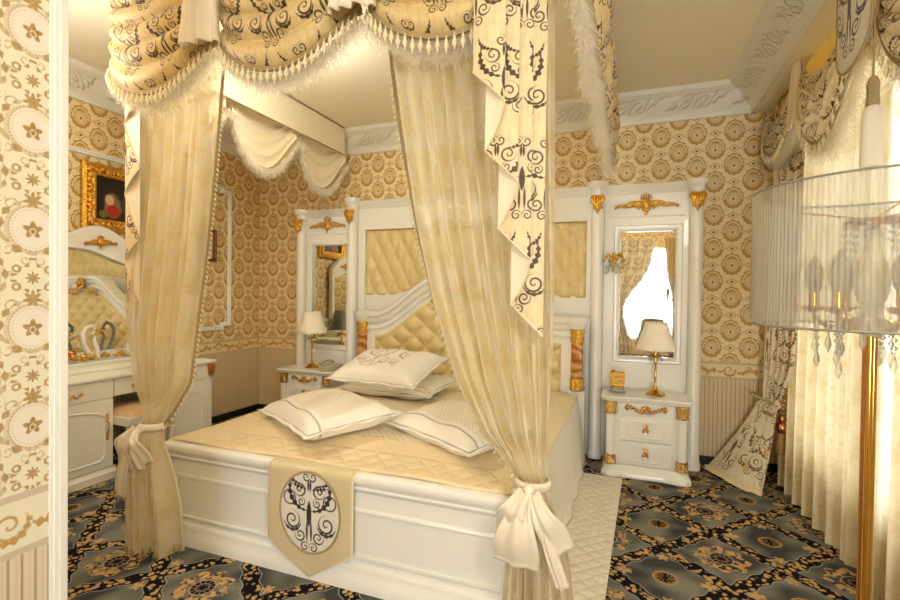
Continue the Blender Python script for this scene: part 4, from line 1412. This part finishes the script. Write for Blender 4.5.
SW = .85
fx = [-2.79, -1.99, -1.135]
fl_ = ['embroidered front canopy swag above the sheer that screens the dressing table',
       'embroidered front canopy swag hanging above the middle of the footboard',
       'embroidered front canopy swag with tassels, right beside the long scroll-patterned tail']
for x, l, SW in zip(fx, fl_, (.80, .85, .85)):
    make_swag(l, (x, CY0 - .03, 3.10), 0, SW, .43, .22, 6, M['swag'], 'front canopy swags', tassels=27, feathers=900, flen=.12, amp=.045, bulge=.11)
sl = ['plain satin inner swag of the canopy side, hanging next to the wall cornice', 'plain satin inner swag of the canopy side, half behind the gathered sheer', 'plain satin inner swag of the canopy side, nearest the front corner']
for k, l in enumerate(sl):
    make_swag(l, (CX0 - .022, 4.37 - .80 * k, 3.06), -PI / 2, .79, .30, .34, 6, M['swag_in'], 'side canopy swags', tassels=0, feathers=700, flen=.09)
for k in range(3):
    make_swag(['embroidered swag on the window side of the canopy, nearest the headboard', 'embroidered swag on the window side of the canopy, middle one of its side', 'embroidered swag on the window side of the canopy, next to the long scroll tail'][k],
              (CX1 + .022, 3.50 - .80 * k, 3.10), PI / 2, .80, .43, .24, 6, M['swag'], 'window side canopy swags', tassels=0, feathers=800, flen=.12)
for x, l in ((-1.992, 'pleated cream satin jabot between the swag over the dressing table and the middle one'), (-1.137, 'pleated cream satin jabot between the middle front swag and the one beside the long tail')):
    trumpet(l, (x, CY0 - .05, 3.10), 0, .10, .23, .53, M['satin_pale'], 'canopy jabots')
cascade('cascade_tail', 'long embroidered tail with stepped satin lining at the window-side corner of the canopy', (-.575, CY0 - .19, 3.10), 0, 4, .125, .08, .86, 1.86, M['tail'], depth=.022)
cascade('cascade_tail', 'narrow embroidered tail with stepped satin lining in front of the dressing mirror', (-2.545, CY0 - .04, 3.10), 0, 4, .14, .105, .62, 1.92, M['tail'], mirror=True, depth=.012)

# ---------------------------------------------------------------- bed curtains


def bed_curtain(label, inner, outer, low_in, low_out, tie_z, ypl, folds, flip):
    root = thing('bed_curtain', label, 'curtain', ((inner[0][1] + outer[0][1]) / 2, ypl, 0.0), 0, 'sheer bed curtains')
    g = root.location
    def yp(z): return 1.985 - .10 * smst(1.5, .8, z)
    def edges(z):
        if z >= tie_z: return lerp_table(inner, z), lerp_table(outer, z)
        return lerp_table(low_in, z), lerp_table(low_out, z)
    ztop, zbot = 3.05, .012
    def fn(u, v):
        z = ztop + (zbot - ztop) * v
        a, b = edges(z); wd = abs(b - a)
        tight = 1 - .75 * math.exp(-((z - tie_z) / .16) ** 2)
        ph = 2 * PI * folds * u + 1.1 * math.sin(3.1 * u + 1.3 * v)
        y = yp(z) + (.040 * math.sin(ph) + .018 * math.sin(2.3 * ph + 1.0)) * tight * (1.25 if z < tie_z else 1)
        if z < tie_z + .1: y -= .04 * smst(0, .2, tie_z + .1 - z) + .03 * (1 - (2 * u - 1) ** 2)
        x = (a + (b - a) * u) * yp(z) / 1.93 + .010 * math.sin(ph * .5 + 2) * tight
        return (x, y, z)
    wn_ = 1.9
    MB().grid(fn, 150, 120, uv=lambda u, v: (u * wn_, -v * 3.0)).build('sheer_panel', M['sheer_bed'], root, org=g, smooth=180)
    n = 90
    vt = (ztop - tie_z) / (ztop - zbot)
    ed = [fn(0, vt * i / n) for i in range(n + 1)]
    m = MB(); m.tube([(p[0], p[1] - .008, p[2]) for p in ed], .0085, 6); m.build('edge_braid', M['gimp'], root, org=g)
    # bead trim along the edge
    b = MB(); b.lathe([(.001, 0), (.003, -.004), (.0055, -.012), (.003, -.02), (.001, -.022)], (0, 0, 0), 6)
    src = None; k = 0
    for i in range(24, n + 1):
        p = ed[i]
        if src is None: src = o = b.build('bead', M['tassel'], root)
        else: o = src.copy(); COL.objects.link(o)
        sgn = -1 if flip else 1
        o.location = (p[0] - g[0] - sgn * .010, p[1] - g[1] - .01, p[2] - g[2]); o.rotation_euler = (0, sgn * .5, 0)
    src = None
    for i in range(26):
        p = fn((i + .5) / 26, .985)
        if src is None: src = o = MB().lathe([(.001, 0), (.003, -.003), (.003, -.012), (.0065, -.018), (.008, -.03), (.004, -.044), (.001, -.046)], (0, 0, 0), 6).build('hem_tassel', M['gimp'], root)
        else: o = src.copy(); COL.objects.link(o)
        o.location = (p[0] - g[0], p[1] - g[1] - .006, .05)
    return root


R_in = [(3.05, -1.10), (2.45, -1.04), (2.13, -.99), (1.72, -.91), (1.37, -.82), (1.07, -.71), (.83, -.575), (.66, -.40)]
R_out = [(3.05, -.30), (2.0, -.28), (1.24, -.27), (.9, -.285), (.66, -.305)]
R_li = [(.66, -.40), (.57, -.44), (.32, -.455), (0, -.48)]
R_lo = [(.66, -.305), (.57, -.25), (.37, -.19), (.07, -.15), (0, -.14)]
bed_curtain('sheer damask bed curtain sweeping across the bed to a big satin bow', R_in, R_out, R_li, R_lo, .66, 1.885, 7, False)
L_in = [(3.05, -1.98), (2.5, -2.04), (2.03, -2.09), (1.61, -2.14), (1.24, -2.20), (.91, -2.25), (.66, -2.405)]
L_out = [(3.05, -2.58), (2.3, -2.57), (1.91, -2.59), (1.5, -2.64), (1.17, -2.67), (.88, -2.61), (.66, -2.535)]
L_li = [(.66, -2.405), (.56, -2.375), (.26, -2.285), (0, -2.26)]
L_lo = [(.66, -2.535), (.38, -2.60), (.09, -2.60), (0, -2.60)]
bed_curtain('sheer damask bed curtain hanging in front of the dressing table', L_in, L_out, L_li, L_lo, .66, 1.885, 6, True)


def sash(label, c, sc_, pieces):
    root = thing('sash_bow', label, 'bow', c, 0, 'satin sash bows')
    MB().lathe([(.062, -.018), (.068, -.008), (.070, .004), (.066, .014), (.060, .02)], (0, 0, 0), 24, 1, .95, flute=9, depth=.03).build('band', M['satin_pale'], root, smooth=180, solid=.003)
    MB().ell((.0, -.078, 0), .024, .020, .026, 14, 8).build('knot', M['satin_pale'], root)
    for kind, ax, az, bx, bz, w0, w1, bul in pieces:
        def fn(u, v):
            s = 2 * u - 1; wd = w0 + (w1 - w0) * smst(0, .8, v)
            x = ax + (bx - ax) * v; z = az + (bz - az) * v
            d = Vector((bx - ax, bz - az)).normalized(); nx, nz = -d.y, d.x
            y = -.082 - bul * math.sin(PI * min(1, v * 1.05)) - .009 * math.cos(s * PI * 2.2) * (1 - .5 * v) - .02 * (1 - s * s)
            if kind == 'loop' and v > .6: z -= .05 * ((v - .6) / .4) ** 2
            return (x + nx * s * wd / 2, y, z + nz * s * wd / 2 - 0.0)
        MB().grid(fn, 40, 30).build(kind, M['satin_pale'], root, smooth=180, solid=.004)
    return root


sash('big cream satin bow at the footboard corner nearest the window', (-.344, 1.855, .665), 1,
     [('tail', -.02, .0, -.045, -.28, .07, .175, .05), ('loop', .02, .0, .12, -.155, .05, .11, .05), ('tail', .03, -.02, .13, -.33, .03, .05, .02), ('loop', -.015, .005, -.075, -.12, .05, .11, .06)])
sash('smaller cream satin bow tied round the sheer before the dressing stool', (-2.405, 1.855, .665), 1,
     [('tail', -.01, 0, -.135, -.36, .04, .085, .02), ('loop', -.01, .01, -.095, -.15, .04, .12, .05), ('loop', .01, .01, .065, -.12, .04, .10, .05), ('tail', .01, 0, .03, -.20, .03, .06, .03)])

# ---------------------------------------------------------------- dressing table, mirror, stool
DX0, DX1 = -4.09, -3.60
vt = thing('dressing_table', 'white dressing table with arched doors and gold handles along the left wall', 'dressing table', (-3.85, 2.62, 0))
g = vt.location
def VB(m, name, mt_, par=None, **k): return m.build(name, mt_, par or vt, org=g, **k)
VB(MB().prism([(DX0, .735), (DX1 + .02, .735), (DX1 + .035, .742), (DX1 + .035, .755), (DX1 + .02, .765), (DX0, .765)], 'y', 1.74, 3.375), 'table_top', M['white'], smooth=50)
VB(MB().prism([(DX0, .765), (-3.80, .765), (-3.79, .775), (-3.79, .80), (-3.80, .81), (-3.80, .83), (-3.78, .838), (-3.78, .85), (DX0, .85)], 'y', 1.76, 3.02), 'raised_shelf', M['white'], smooth=50)


def arched_door(y0, y1, z0, z1, handle_y):
    d = VB(MB().box(DX1, DX1 + .016, y0, y1, z0, z1), 'door', M['white'], bevel=.003)
    a0, a1, b0, b1 = y0 + .07, y1 - .07, z0 + .06, z1 - .07
    pts = [(DX1 + .016, a0 + .03, b0), (DX1 + .016, a1 - .03, b0), (DX1 + .016, a1, b0 + .03), (DX1 + .016, a1, b1 - .06)]
    for i in range(9):
        f = i / 8; pts.append((DX1 + .016, a1 - .04 - (a1 - a0 - .08) * f, b1 - .03 + .03 * math.sin(PI * f)))
    pts += [(DX1 + .016, a0, b1 - .06), (DX1 + .016, a0, b0 + .03)]
    VB(MB().sweep(pts, [(0, 0), (0, .006), (-.006, .009), (-.014, .004), (-.014, 0)], closed=True, up=(1, 0, 0)), 'door_moulding', M['white'], d, smooth=40)
    h = MB(); zc = (z0 + z1) / 2 + .05
    h.tube([(DX1 + .02 + .02 * math.sin(PI * i / 12), handle_y + .004 * math.sin(i), zc - .06 + .12 * i / 12) for i in range(13)], .005, 8)
    for dz in (-.085, -.065, -.045, .045, .065, .085): h.ell((DX1 + .02, handle_y, zc + dz), .006, .012, .014, 8, 5)
    VB(h, 'door_handle', M['gold_soft'], d)


def drawer(y0, y1, z0, z1):
    d = VB(MB().box(DX1, DX1 + .016, y0, y1, z0, z1), 'drawer', M['white'], bevel=.003)
    yc, zc = (y0 + y1) / 2, (z0 + z1) / 2 - .005
    h = MB()
    h.tube([(DX1 + .022 + .014 * math.sin(PI * i / 16), yc - .065 + .13 * i / 16, zc + .012 * math.cos(i / 16 * 4 * PI) - .01) for i in range(17)], [.003 + .004 * math.sin(PI * i / 16) for i in range(17)], 8)
    for s in (-1, 1): h.tube([(DX1 + .022, yc + s * (.065 + p[0]), zc + p[2]) for p in spl(0, 0, .016, .004, PI, 1.2, 14)], .004, 6)
    VB(h, 'drawer_handle', M['gold_soft'], d)


VB(MB().box(DX0, DX1, 1.85, 2.45, .07, .735), 'cabinet_body', M['white'], smooth=0)
VB(MB().prism([(DX0, 0), (DX1 + .03, 0), (DX1 + .03, .05), (DX1 + .012, .065), (DX1 + .008, .085), (DX0, .085)], 'y', 1.83, 2.47), 'plinth', M['white'])
VB(MB().box(DX0, DX1, 2.86, 3.355, .07, .735), 'cabinet_body', M['white'], smooth=0)
VB(MB().prism([(DX0, 0), (DX1 + .03, 0), (DX1 + .03, .05), (DX1 + .012, .065), (DX1 + .008, .085), (DX0, .085)], 'y', 2.84, 3.375), 'plinth', M['white'])
VB(MB().box(DX0, DX1 - .002, 2.45, 2.86, .60, .735), 'apron', M['white'], smooth=0)
arched_door(1.86, 2.445, .09, .59, 2.40); arched_door(2.87, 3.30, .09, .59, 2.92)
drawer(1.86, 2.445, .60, .732); drawer(2.455, 2.855, .605, .732); drawer(2.87, 3.30, .60, .732)
VB(acanthus(.07, .12).xf(Matrix.Translation((DX1 + .006, 3.33, .725)) @ Matrix.Rotation(PI / 2, 4, 'Z')), 'gilt_leaf', M['copper'])

vm = thing('dressing_mirror', 'arched white mirror with gilt scroll crest standing on the dressing table', 'mirror', (-4.03, 2.33, .85))
g = vm.location
def top(y, s=1.0): t_ = abs(y - 2.33) / .62; return 1.79 + .12 * math.sin(PI * min(1, t_ * 1.05)) ** 1.5 - .06 * smst(.85, 1.0, t_)
ys = [1.71 + 1.24 * i / 50 for i in range(51)]
def inn(y): t_ = abs(y - 2.33) / .55; return 1.70 - .10 * smst(.25, 1.0, t_)
fm = MB(); n = len(ys); vs = []
for y in ys:
    yi = 2.33 + (y - 2.33) * .55 / .62
    prof = [(-4.06, top(y), y), (-4.02, top(y), y), (-4.0, top(y) - .015, y), (-4.005, (top(y) + inn(yi)) / 2, (y + yi) / 2), (-4.0, inn(yi) + .015, yi), (-4.02, inn(yi), yi), (-4.06, inn(yi), yi)]
    vs += [(p[0], p[2], p[1]) for p in prof]
L = 7; fs = [(i * L + k, i * L + (k + 1) % L, (i + 1) * L + (k + 1) % L, (i + 1) * L + k) for i in range(n - 1) for k in range(L)] + [tuple(range(L)), tuple((n - 1) * L + k for k in range(L))]
fm.add(vs, fs); fm.build('arched_top', M['white'], vm, org=g, smooth=40, fix=True)
for s in (-1, 1):
    a, b = (2.33 + s * .55, 2.33 + s * .62)
    MB().box(-4.06, -4.0, min(a, b), max(a, b), 1.02, 1.70).build('stile', M['white'], vm, org=g, bevel=.01)
MB().box(-4.06, -4.0, 1.75, 2.91, .85, .90).build('bottom_rail', M['white'], vm, org=g, bevel=.01)
gm = MB(); poly = [(2.33 - .56, .88), (2.33 + .56, .88)] + [(2.33 + .56 - 1.12 * i / 30, inn(2.33 + .56 - 1.12 * i / 30) + .01) for i in range(31)]
gm.prism(poly, 'x', -4.045, -4.035); gm.build('mirror_glass', M['mirror'], vm, org=g, smooth=0, fix=True)
cr = gilt_crest(.26, .10).xf(Matrix.Translation((-3.998, 2.62, 1.77)) @ Matrix.Rotation(R_(5), 4, 'X') @ Matrix.Rotation(PI / 2, 4, 'Z')); cr.build('gilt_crest', M['gold'], vm, org=g)
for yb, s in ((2.47, 1), (2.80, -1)):
    for part in range(1):
        c1 = MB()
        c1.tube([(-3.90, yb + s * y_, z_) for y_, z_ in ((.03, .86), (.0, .90), (-.035, .98), (-.045, 1.05), (-.02, 1.10), (.02, 1.115), (.045, 1.09), (.04, 1.06), (.02, 1.055))], [.024, .022, .018, .016, .015, .014, .012, .010, .008], 10)
        c1.tube([(-3.87, yb + s * y_, z_) for y_, z_ in ((.05, .86), (.045, .93), (.02, 1.0), (.03, 1.03), (.05, 1.02))], [.02, .018, .013, .010, .007], 10)
        c1.build('scroll_bracket', M['white'], vm, org=g, smooth=180)
        c2 = MB()
        for k in range(7): c2.ell((-3.88 + .01 * (k % 2), yb + s * (.07 - .03 * k + .06), .875 + .014 * math.sin(k * 1.7)), .018, .020, .018, 8, 6)
        c2.tube([(-3.885, yb + s * y_, z_) for y_, z_ in ((.045, 1.085), (.06, 1.06), (.05, 1.035))], .010, 8)
        c2.build('gilt_leaves', M['gold'], vm, org=g)
# gilt flower cluster at the near end of the mirror foot
c3 = MB()
for k in range(26): c3.ell((-3.86 + .05 * math.sin(k * 2.1), 2.17 + .20 * (k / 25) + .02 * math.sin(k * 3.3), .875 + .045 * abs(math.sin(k * 1.3)) * (1 - .5 * k / 25)), .022, .024, .018, 8, 6)
c3.build('gilt_garland', M['gold'], vm, org=g)
MB().ell((-3.84, 2.31, .925), .030, .034, .024, 12, 8).build('rosette_stone', M['copper'], vm, org=g)

stl = thing('dressing_stool', 'white stool with peach padded seat tucked into the dressing table kneehole', 'stool', (-3.60, 2.66, 0))
def st_leg(x, y):
    return MB().lathe([(.020, 0), (.026, .015), (.022, .03), (.014, .04), (.018, .05), (.022, .10), (.027, .24), (.030, .30), (.018, .31), (.028, .325), (.030, .335), (.030, .40)], (x, y, 0), 18)
for x in (-.19, .14):
    for y in (-.17, .17): st_leg(x, y).build('leg', M['white'], stl)
MB().box(-.225, .175, -.205, .205, .385, .455).build('seat_rail', M['white'], stl, bevel=.008)
MB().grid(lambda a, c: (-.222 + .394 * a, -.20 + .40 * c, .455 + .05 * (max(0, 1 - (2 * a - 1) ** 6) * max(0, 1 - (2 * c - 1) ** 6)) ** .5), 24, 24).build('seat_cushion', M['peach'], stl, smooth=180)


# ---------------------------------------------------------------- pictures
def painting_mat(name, spots, bgc):
    m, t, b = mat(name); (x, y, z), v = coords(t, 'Generated')
    n = noise(t, v, 6, 3)
    col = mixc(t, n, srgb(bgc[0]), srgb(bgc[1]))
    for cy, cz, ry, rz, hx in spots:
        d = ln((y - cy) / ry, (z - cz) / rz) - 1.0 + (n - 0.5) * 0.8
        col = mixc(t, ss(d, 0.2), col, srgb(hx))
    t.links.new(col, b.inputs['Base Color']); setp(b, rough=0.35)
    return m


def picture(label, y0, y1, z0, z1, fw, fm_, pm_, carved):
    root = thing('framed_picture', label, 'picture', (XL, (y0 + y1) / 2, z0))
    g = root.location
    pr = [(0, 0), (0, .03), (-fw * .2, .045), (-fw * .5, .03), (-fw * .75, .05), (-fw * .92, .045), (-fw, .015), (-fw, 0)]
    MB().sweep([(XL, y0, z0), (XL, y1, z0), (XL, y1, z1), (XL, y0, z1)], [(-o - 0 if False else -o * -1 if False else -(-o), z) for o, z in [(-p[0], p[1]) for p in pr]], closed=True, up=(1, 0, 0)).build('frame', fm_, root, org=g, smooth=40, fix=True)
    if carved:
        c = MB()
        def along(p, q, n):
            for i in range(n):
                f = (i + .5) / n; y = p[0] + (q[0] - p[0]) * f; z = p[1] + (q[1] - p[1]) * f
                c.ell((XL + .042, y + .008 * math.sin(i * 2), z + .008 * math.cos(i * 2)), .016, .018 + .006 * (i % 2), .018 + .006 * ((i + 1) % 2), 8, 5)
        h = fw * .5
        along((y0 + h, z0 + h), (y0 + h, z1 - h), 16); along((y1 - h, z0 + h), (y1 - h, z1 - h), 16); along((y0 + h, z0 + h), (y1 - h, z0 + h), 18); along((y0 + h, z1 - h), (y1 - h, z1 - h), 18)
        c.build('carved_leaves', M['gold'], root, org=g)
    MB().box(XL + .006, XL + .012, y0 + fw * .9, y1 - fw * .9, z0 + fw * .9, z1 - fw * .9).build('canvas', pm_, root, org=g, smooth=0)
    return root


PA = painting_mat('dark_painting', [(.35, .35, .16, .30, '#8a6a4a'), (.30, .48, .08, .12, '#d8b48a'), (.36, .22, .12, .16, '#b02818'), (.18, .14, .08, .08, '#6e6a2a'), (.62, .4, .12, .2, '#3d3a22')], ('#120d09', '#2e2114'))
PB = painting_mat('small_sketch', [(.5, .55, .3, .25, '#2a2420'), (.5, .75, .15, .12, '#d8ccb4'), (.45, .3, .35, .12, '#5a4a38')], ('#b8a888', '#efe6d0'))
picture('dark oil painting in a heavy carved gold frame above the dressing mirror', 2.53, 3.16, 1.875, 2.42, .105, M['gold'], PA, True)
M['wood'] = plain('red_brown_frame', '#8a4a22', 0.35, var=0.15, scale=30)
picture('small picture in a narrow red-brown frame between the sheer curtain and the wall moulding', 3.60, 3.84, 1.70, 2.035, .03, M['wood'], PB, False)

# ---------------------------------------------------------------- window dressing on the right
XW = 1.10


def win_sheer(label, ya, yb, folds, seed):
    def fn(u, v):
        y = ya + (yb - ya) * u; z = 2.80 + (.035 - 2.80) * v
        ph = 2 * PI * folds * u + .6 * math.sin(5 * u + seed)
        x = XW + (.040 * math.sin(ph) + .022 * math.sin(2.1 * ph + seed)) * (.75 + .25 * v) - .02 * v
        return (x, y + .012 * math.cos(ph), z)
    o = MB().grid(fn, int(folds * 22), 40, uv=lambda u, v: (abs(yb - ya) * u * 1.5, -v * 2.77)).build('sheer_curtain', M['sheer_win'], smooth=180)
    return tag(o, label, 'curtain', 'window sheers')


win_sheer('cream sheer window curtain falling in folds beside the tied-back drape', 4.22, 2.66, 9, 0.3)
win_sheer('cream damask sheer curtain behind the floor lamp pole', 2.64, 1.2, 8, 1.7)
win_sheer('cream sheer curtain at the window behind the viewpoint', 1.18, -.3, 8, 2.9)
# pleated header
def hdr(u, v):
    y = 4.40 - 4.7 * u
    return (1.03 + .012 * math.sin(2 * PI * 105 * u), y, 2.885 - .36 * v)
tag(MB().grid(hdr, 1050, 4).build('pleated_header', M['pleat'], smooth=180, solid=.003), 'yellow finely pleated header strip above the window swags', 'valance')

wsw = [('embroidered window swag squeezed into the corner next to the wall', 4.46, .86, .20, .24), ('embroidered window swag between the satin jabot and the scroll pennant', 3.62, .92, .20, .42), ('embroidered window swag at the edge of the view beyond the scroll pennant', 2.62, .92, .20, .42), ('embroidered window swag beside the viewpoint', 1.65, .92, .20, .42)]
for l, y0, W, e, dr in wsw:
    make_swag(l, (.995, y0, 2.885), -PI / 2, W, e, dr, 5, M['swag_win'], 'window swags', tassels=18, feathers=700, flen=.13, amp=.034, bulge=.05, tsag=.20)
trumpet('pleated cream satin jabot between two window swags', (1.0, 3.63, 2.885), -PI / 2, .12, .22, .42, M['satin'], 'window jabots', dep=.45)
# scroll pennant
pn = thing('window_pennant', 'round-ended cream pennant with dark scroll embroidery over the swags', 'pennant', (.90, 2.56, 2.885), -PI / 2)
def pen(a, c):
    s = 2 * a - 1; L = .50 - .16 * (1 - math.sqrt(max(0, 1 - s * s)))
    return (s * .175, -.02 - .015 * (1 - s * s), -L * c)
MB().grid(pen, 30, 24, uv=lambda a, c: ((a - .5) * .35 * .80, .16 - c * .40)).flip().build('pennant_cloth', M['medallion'], pn, smooth=180, solid=.006)
MB().tube([pen(0, i / 14) for i in range(15)] + [pen(i / 30, 1) for i in range(31)] + [pen(1, 1 - i / 14) for i in range(15)], .007, 8).build('cord_edge', M['gimp'], pn)
# big tassel
tl = thing('key_tassel', 'long pale curtain tassel hanging below the scroll pennant', 'tassel', (.90, 2.42, 1.93))
MB().lathe([(.034, 0), (.037, .02), (.035, .20), (.030, .235), (.016, .25)], (0, 0, 0), 40, flute=18, depth=.03).build('skirt', M['shade'], tl)
MB().lathe([(.017, .245), (.023, .255), (.020, .30), (.022, .34), (.012, .365), (.006, .37)], (0, 0, 0), 30, flute=10, depth=.06).build('head', M['gimp'], tl)
MB().tube([(0, 0, .36), (0, 0, .60), (.03, 0, .80), (.05, 0, .955)], .004, 6).build('hanging_cord', M['gimp'], tl)

# embroidered drape, tied back and pooled in the corner
dr_ = thing('tied_drape', 'embroidered gold drape tied back in the corner and pooled on the carpet', 'drape', (.95, 4.25, 0))
g = dr_.location
def drape(u, v):
    z = 2.86 - 2.86 * v
    ph = u * 2 * PI * 5
    if z > .62:
        f = smst(.62, 2.6, z)
        ya = 4.30 + .10 * f; yb = 4.02 - .24 * smst(.62, 1.0, z)
        x0 = .93 + .10 * f; y = ya + (yb - ya) * u; x = x0 + .06 * u + .035 * math.sin(ph) * (.45 + .55 * f) + .03 * (1 - f)
        return (x, y, z)
    f = 1 - z / .62; k = f ** 1.25
    # fan out to the floor points A .. B
    ax, ay = .93 + (.60 - .93) * k, 4.30 + (4.42 - 4.30) * k
    bx, by = .99 + (.90 - .99) * k, 4.02 + (3.98 - 4.02) * k
    mx_, my_ = .95 + (.80 - .95) * k, 4.2 + (4.00 - 4.2) * k
    a = (1 - u) ** 2; b_ = 2 * u * (1 - u); c_ = u * u
    x = ax * a + mx_ * b_ + bx * c_; y = ay * a + my_ * b_ + by * c_
    wv = .042 * math.sin(ph) * (.4 + .6 * f * (1 - .6 * f))
    return (x + wv * .6, y - wv, max(.012, z + .012 * math.sin(ph * .5) * f * (1 - f)))
MB().grid(drape, 90, 110, uv=lambda u, v: (u * .95, -v * 2.9)).flip().build('drape_cloth', M['drape'], dr_, org=g, smooth=180)
def pool(u, v):
    a = drape(u, 1); d = Vector((-.25, -.97)).normalized()
    return (a[0] + d.x * .10 * v + .01 * math.sin(9 * u), a[1] + d.y * .10 * v, .012 + .028 * math.sin(PI * min(1, v * 1.2)) * (1 - v) + .004)
MB().grid(pool, 60, 8).build('pooled_hem', M['satin'], dr_, org=g, smooth=180)
MB().tube([(.955 + .085 * math.cos(a * PI / 12), 4.205 + .115 * math.sin(a * PI / 12), .64 - .03 * math.cos(a * PI / 12)) for a in range(25)], .012, 8).build('tieback', M['gimp'], dr_, org=g)
tb = thing('tieback_tassel', 'bronze and copper tassel hanging from the drape tieback', 'tassel', (1.03, 4.05, .28))
MB().lathe([(.030, 0), (.036, .02), (.032, .12), (.022, .15)], (0, 0, 0), 30, flute=14, depth=.04).build('skirt', M['tassel_dark'], tb)
MB().lathe([(.020, .148), (.034, .165), (.038, .19), (.030, .215), (.018, .225), (.026, .24), (.022, .265), (.008, .28)], (0, 0, 0), 20).build('head', M['copper'], tb)
MB().tube([(0, 0, .27), (-.005, .02, .33), (-.02, .06, .37)], .006, 6).build('cord', M['gimp'], tb)
# bead string falling beside the drape
bd = thing('bead_string', 'amber bead edging hanging between the drape and the sheer', 'bead trim', (1.02, 4.0, .60))
MB().tube([(0, 0, 0), (0, -.24, .80)], .003, 6).build('string', M['cord'], bd)
src = None
for i in range(26):
    if src is None: src = o = MB().ell((0, 0, 0), .011, .011, .013, 8, 6).build('bead', M['copper'], bd)
    else: o = src.copy(); COL.objects.link(o)
    o.location = (.004 * (-1) ** i, -.24 * i / 25, .80 * i / 25 + .01)

tag(MB().tube([(.56, 4.36, .008), (.58, 4.30, .008), (.62, 4.22, .008), (.64, 4.20, .010), (.66, 4.24, .008), (.69, 4.30, .008)], .006, 8).build('power_cable', M['black'], smooth=180), 'short dark power cable on the carpet behind the bedside table', 'cable')

# drapes at the window behind the camera
for sx, xa, xb, l in ((1, -.40, .50, 'gold drape at the far window behind the viewpoint, towards the partition'), (-1, 1.0, .72, 'gold drape at the far window behind the viewpoint, towards the side window')):
    def fd(u, v):
        z = 2.75 - 2.73 * v; k = math.exp(-((z - 1.05) / .75) ** 2) if z > 1.05 else 1 - .35 * smst(1.05, 0, z)
        x = xa + (xb - xa) * u * (1 - .72 * k)
        return (x, -3.36 + .04 * math.sin(u * 2 * PI * 5), z)
    tag(MB().grid(fd, 70, 50, uv=lambda u, v: (u, -2.7 * v)).build('window_drape', M['drape'], smooth=180), l, 'drape', None)

# ---------------------------------------------------------------- floor lamp
LX, LY = .578, 1.535
fl = thing('floor_lamp', 'tall gold floor lamp with sheer pleated drum shade and crystal drops', 'lamp', (LX, LY, 0))
MB().lathe([(.001, 0), (.15, 0), (.155, .01), (.15, .02), (.06, .03), (.03, .05), (.024, .07)], (0, 0, 0), 40).build('lamp_base', M['brass'], fl)
for i, (ang, mt_) in enumerate(((0.2, 'brass'), (2.3, 'brass'), (4.4, 'brass'))):
    MB().tube([(.0088 * math.cos(ang), .0088 * math.sin(ang), .04), (.0088 * math.cos(ang), .0088 * math.sin(ang), 1.33)], .0078, 14).build('pole', M['brass'] if i != 1 else M['copper'], fl)
MB().lathe([(.012, 1.30), (.03, 1.315), (.042, 1.33), (.03, 1.345), (.022, 1.36), (.026, 1.39), (.036, 1.42), (.038, 1.45), (.030, 1.49), (.018, 1.53), (.014, 1.55), (.018, 1.56), (.024, 1.565), (.016, 1.575), (.010, 1.59)], (0, 0, 0), 28).build('baluster', M['tassel'], fl)
MB().lathe([(.010, 1.585), (.05, 1.588), (.062, 1.597), (.055, 1.603), (.010, 1.602)], (0, 0, 0), 28).build('top_dish', M['brass'], fl)
SR, SZ0, SZ1 = .262, 1.327, 1.682
def shd(a, c):
    r = SR + .0022 * math.cos(a * 2 * PI * 150)
    return (r * math.cos(a * 2 * PI), r * math.sin(a * 2 * PI), SZ0 + (SZ1 - SZ0) * c)
sh = MB().grid(shd, 600, 3, close_u=True, uv=lambda a, c: (a * 1.9, c * .35)).build('drum_shade', M['organza'], fl, smooth=180)
M['rim'] = plain('grey_shade_binding', '#8c8a7c', 0.5, var=0.05)
for z in (SZ0, SZ1): MB().tube([(SR * math.cos(i * PI / 60), SR * math.sin(i * PI / 60), z) for i in range(121)], .0032, 6).build('shade_binding', M['rim'], sh)
sp_ = MB()
for k in range(3):
    a = k * 2 * PI / 3 + .6; sp_.tube([(.012 * math.cos(a), .012 * math.sin(a), 1.605), (SR * math.cos(a), SR * math.sin(a), 1.66)], .0022, 6)
sp_.build('shade_spider', M['brass'], fl)
nA = 6; cry = None; bead = None
for k in range(nA):
    a = k * 2 * PI / nA + 2.75; ca, sa = math.cos(a), math.sin(a)
    MB().tube([(r * ca, r * sa, z) for r, z in ((.03, 1.35), (.06, 1.325), (.09, 1.325), (.115, 1.345), (.118, 1.37))], .0055, 8).build('arm', M['brass'], fl)
    MB().lathe([(.010, 1.362), (.026, 1.368), (.030, 1.378), (.012, 1.374), (.012, 1.415), (.001, 1.416)], (.118 * ca, .118 * sa, 0), 16).build('candle_cup', M['brass'], fl)
    MB().lathe([(.010, 1.412), (.017, 1.43), (.022, 1.452), (.020, 1.475), (.011, 1.50), (.004, 1.515), (.001, 1.52)], (.118 * ca, .118 * sa, 0), 16).build('candle_bulb', M['bulb'], fl)
def strand(x, y, ztop_, n):
    global cry, bead
    m = MB()
    for i in range(n): m.lathe([(.001, -.008), (.0075, 0), (.001, .008)], (x, y, ztop_ - .019 * i), 7)
    zz = ztop_ - .019 * n
    m.lathe([(.001, -.046), (.0085, -.026), (.006, -.010), (.002, .0), (.004, .005), (.001, .01)], (x, y, zz), 6)
    m.build('crystal_strand', M['crystal'], fl, smooth=0)
for k in range(18):
    a = k * 2 * PI / 18; r = .118 if k % 2 else .085
    strand(r * math.cos(a), r * math.sin(a), 1.355 - .008 * (k % 3), 2 + (k * 5) % 4)
for k in range(8):
    a = k * 2 * PI / 8 + .3; strand(.058 * math.cos(a), .058 * math.sin(a), 1.585, 4)
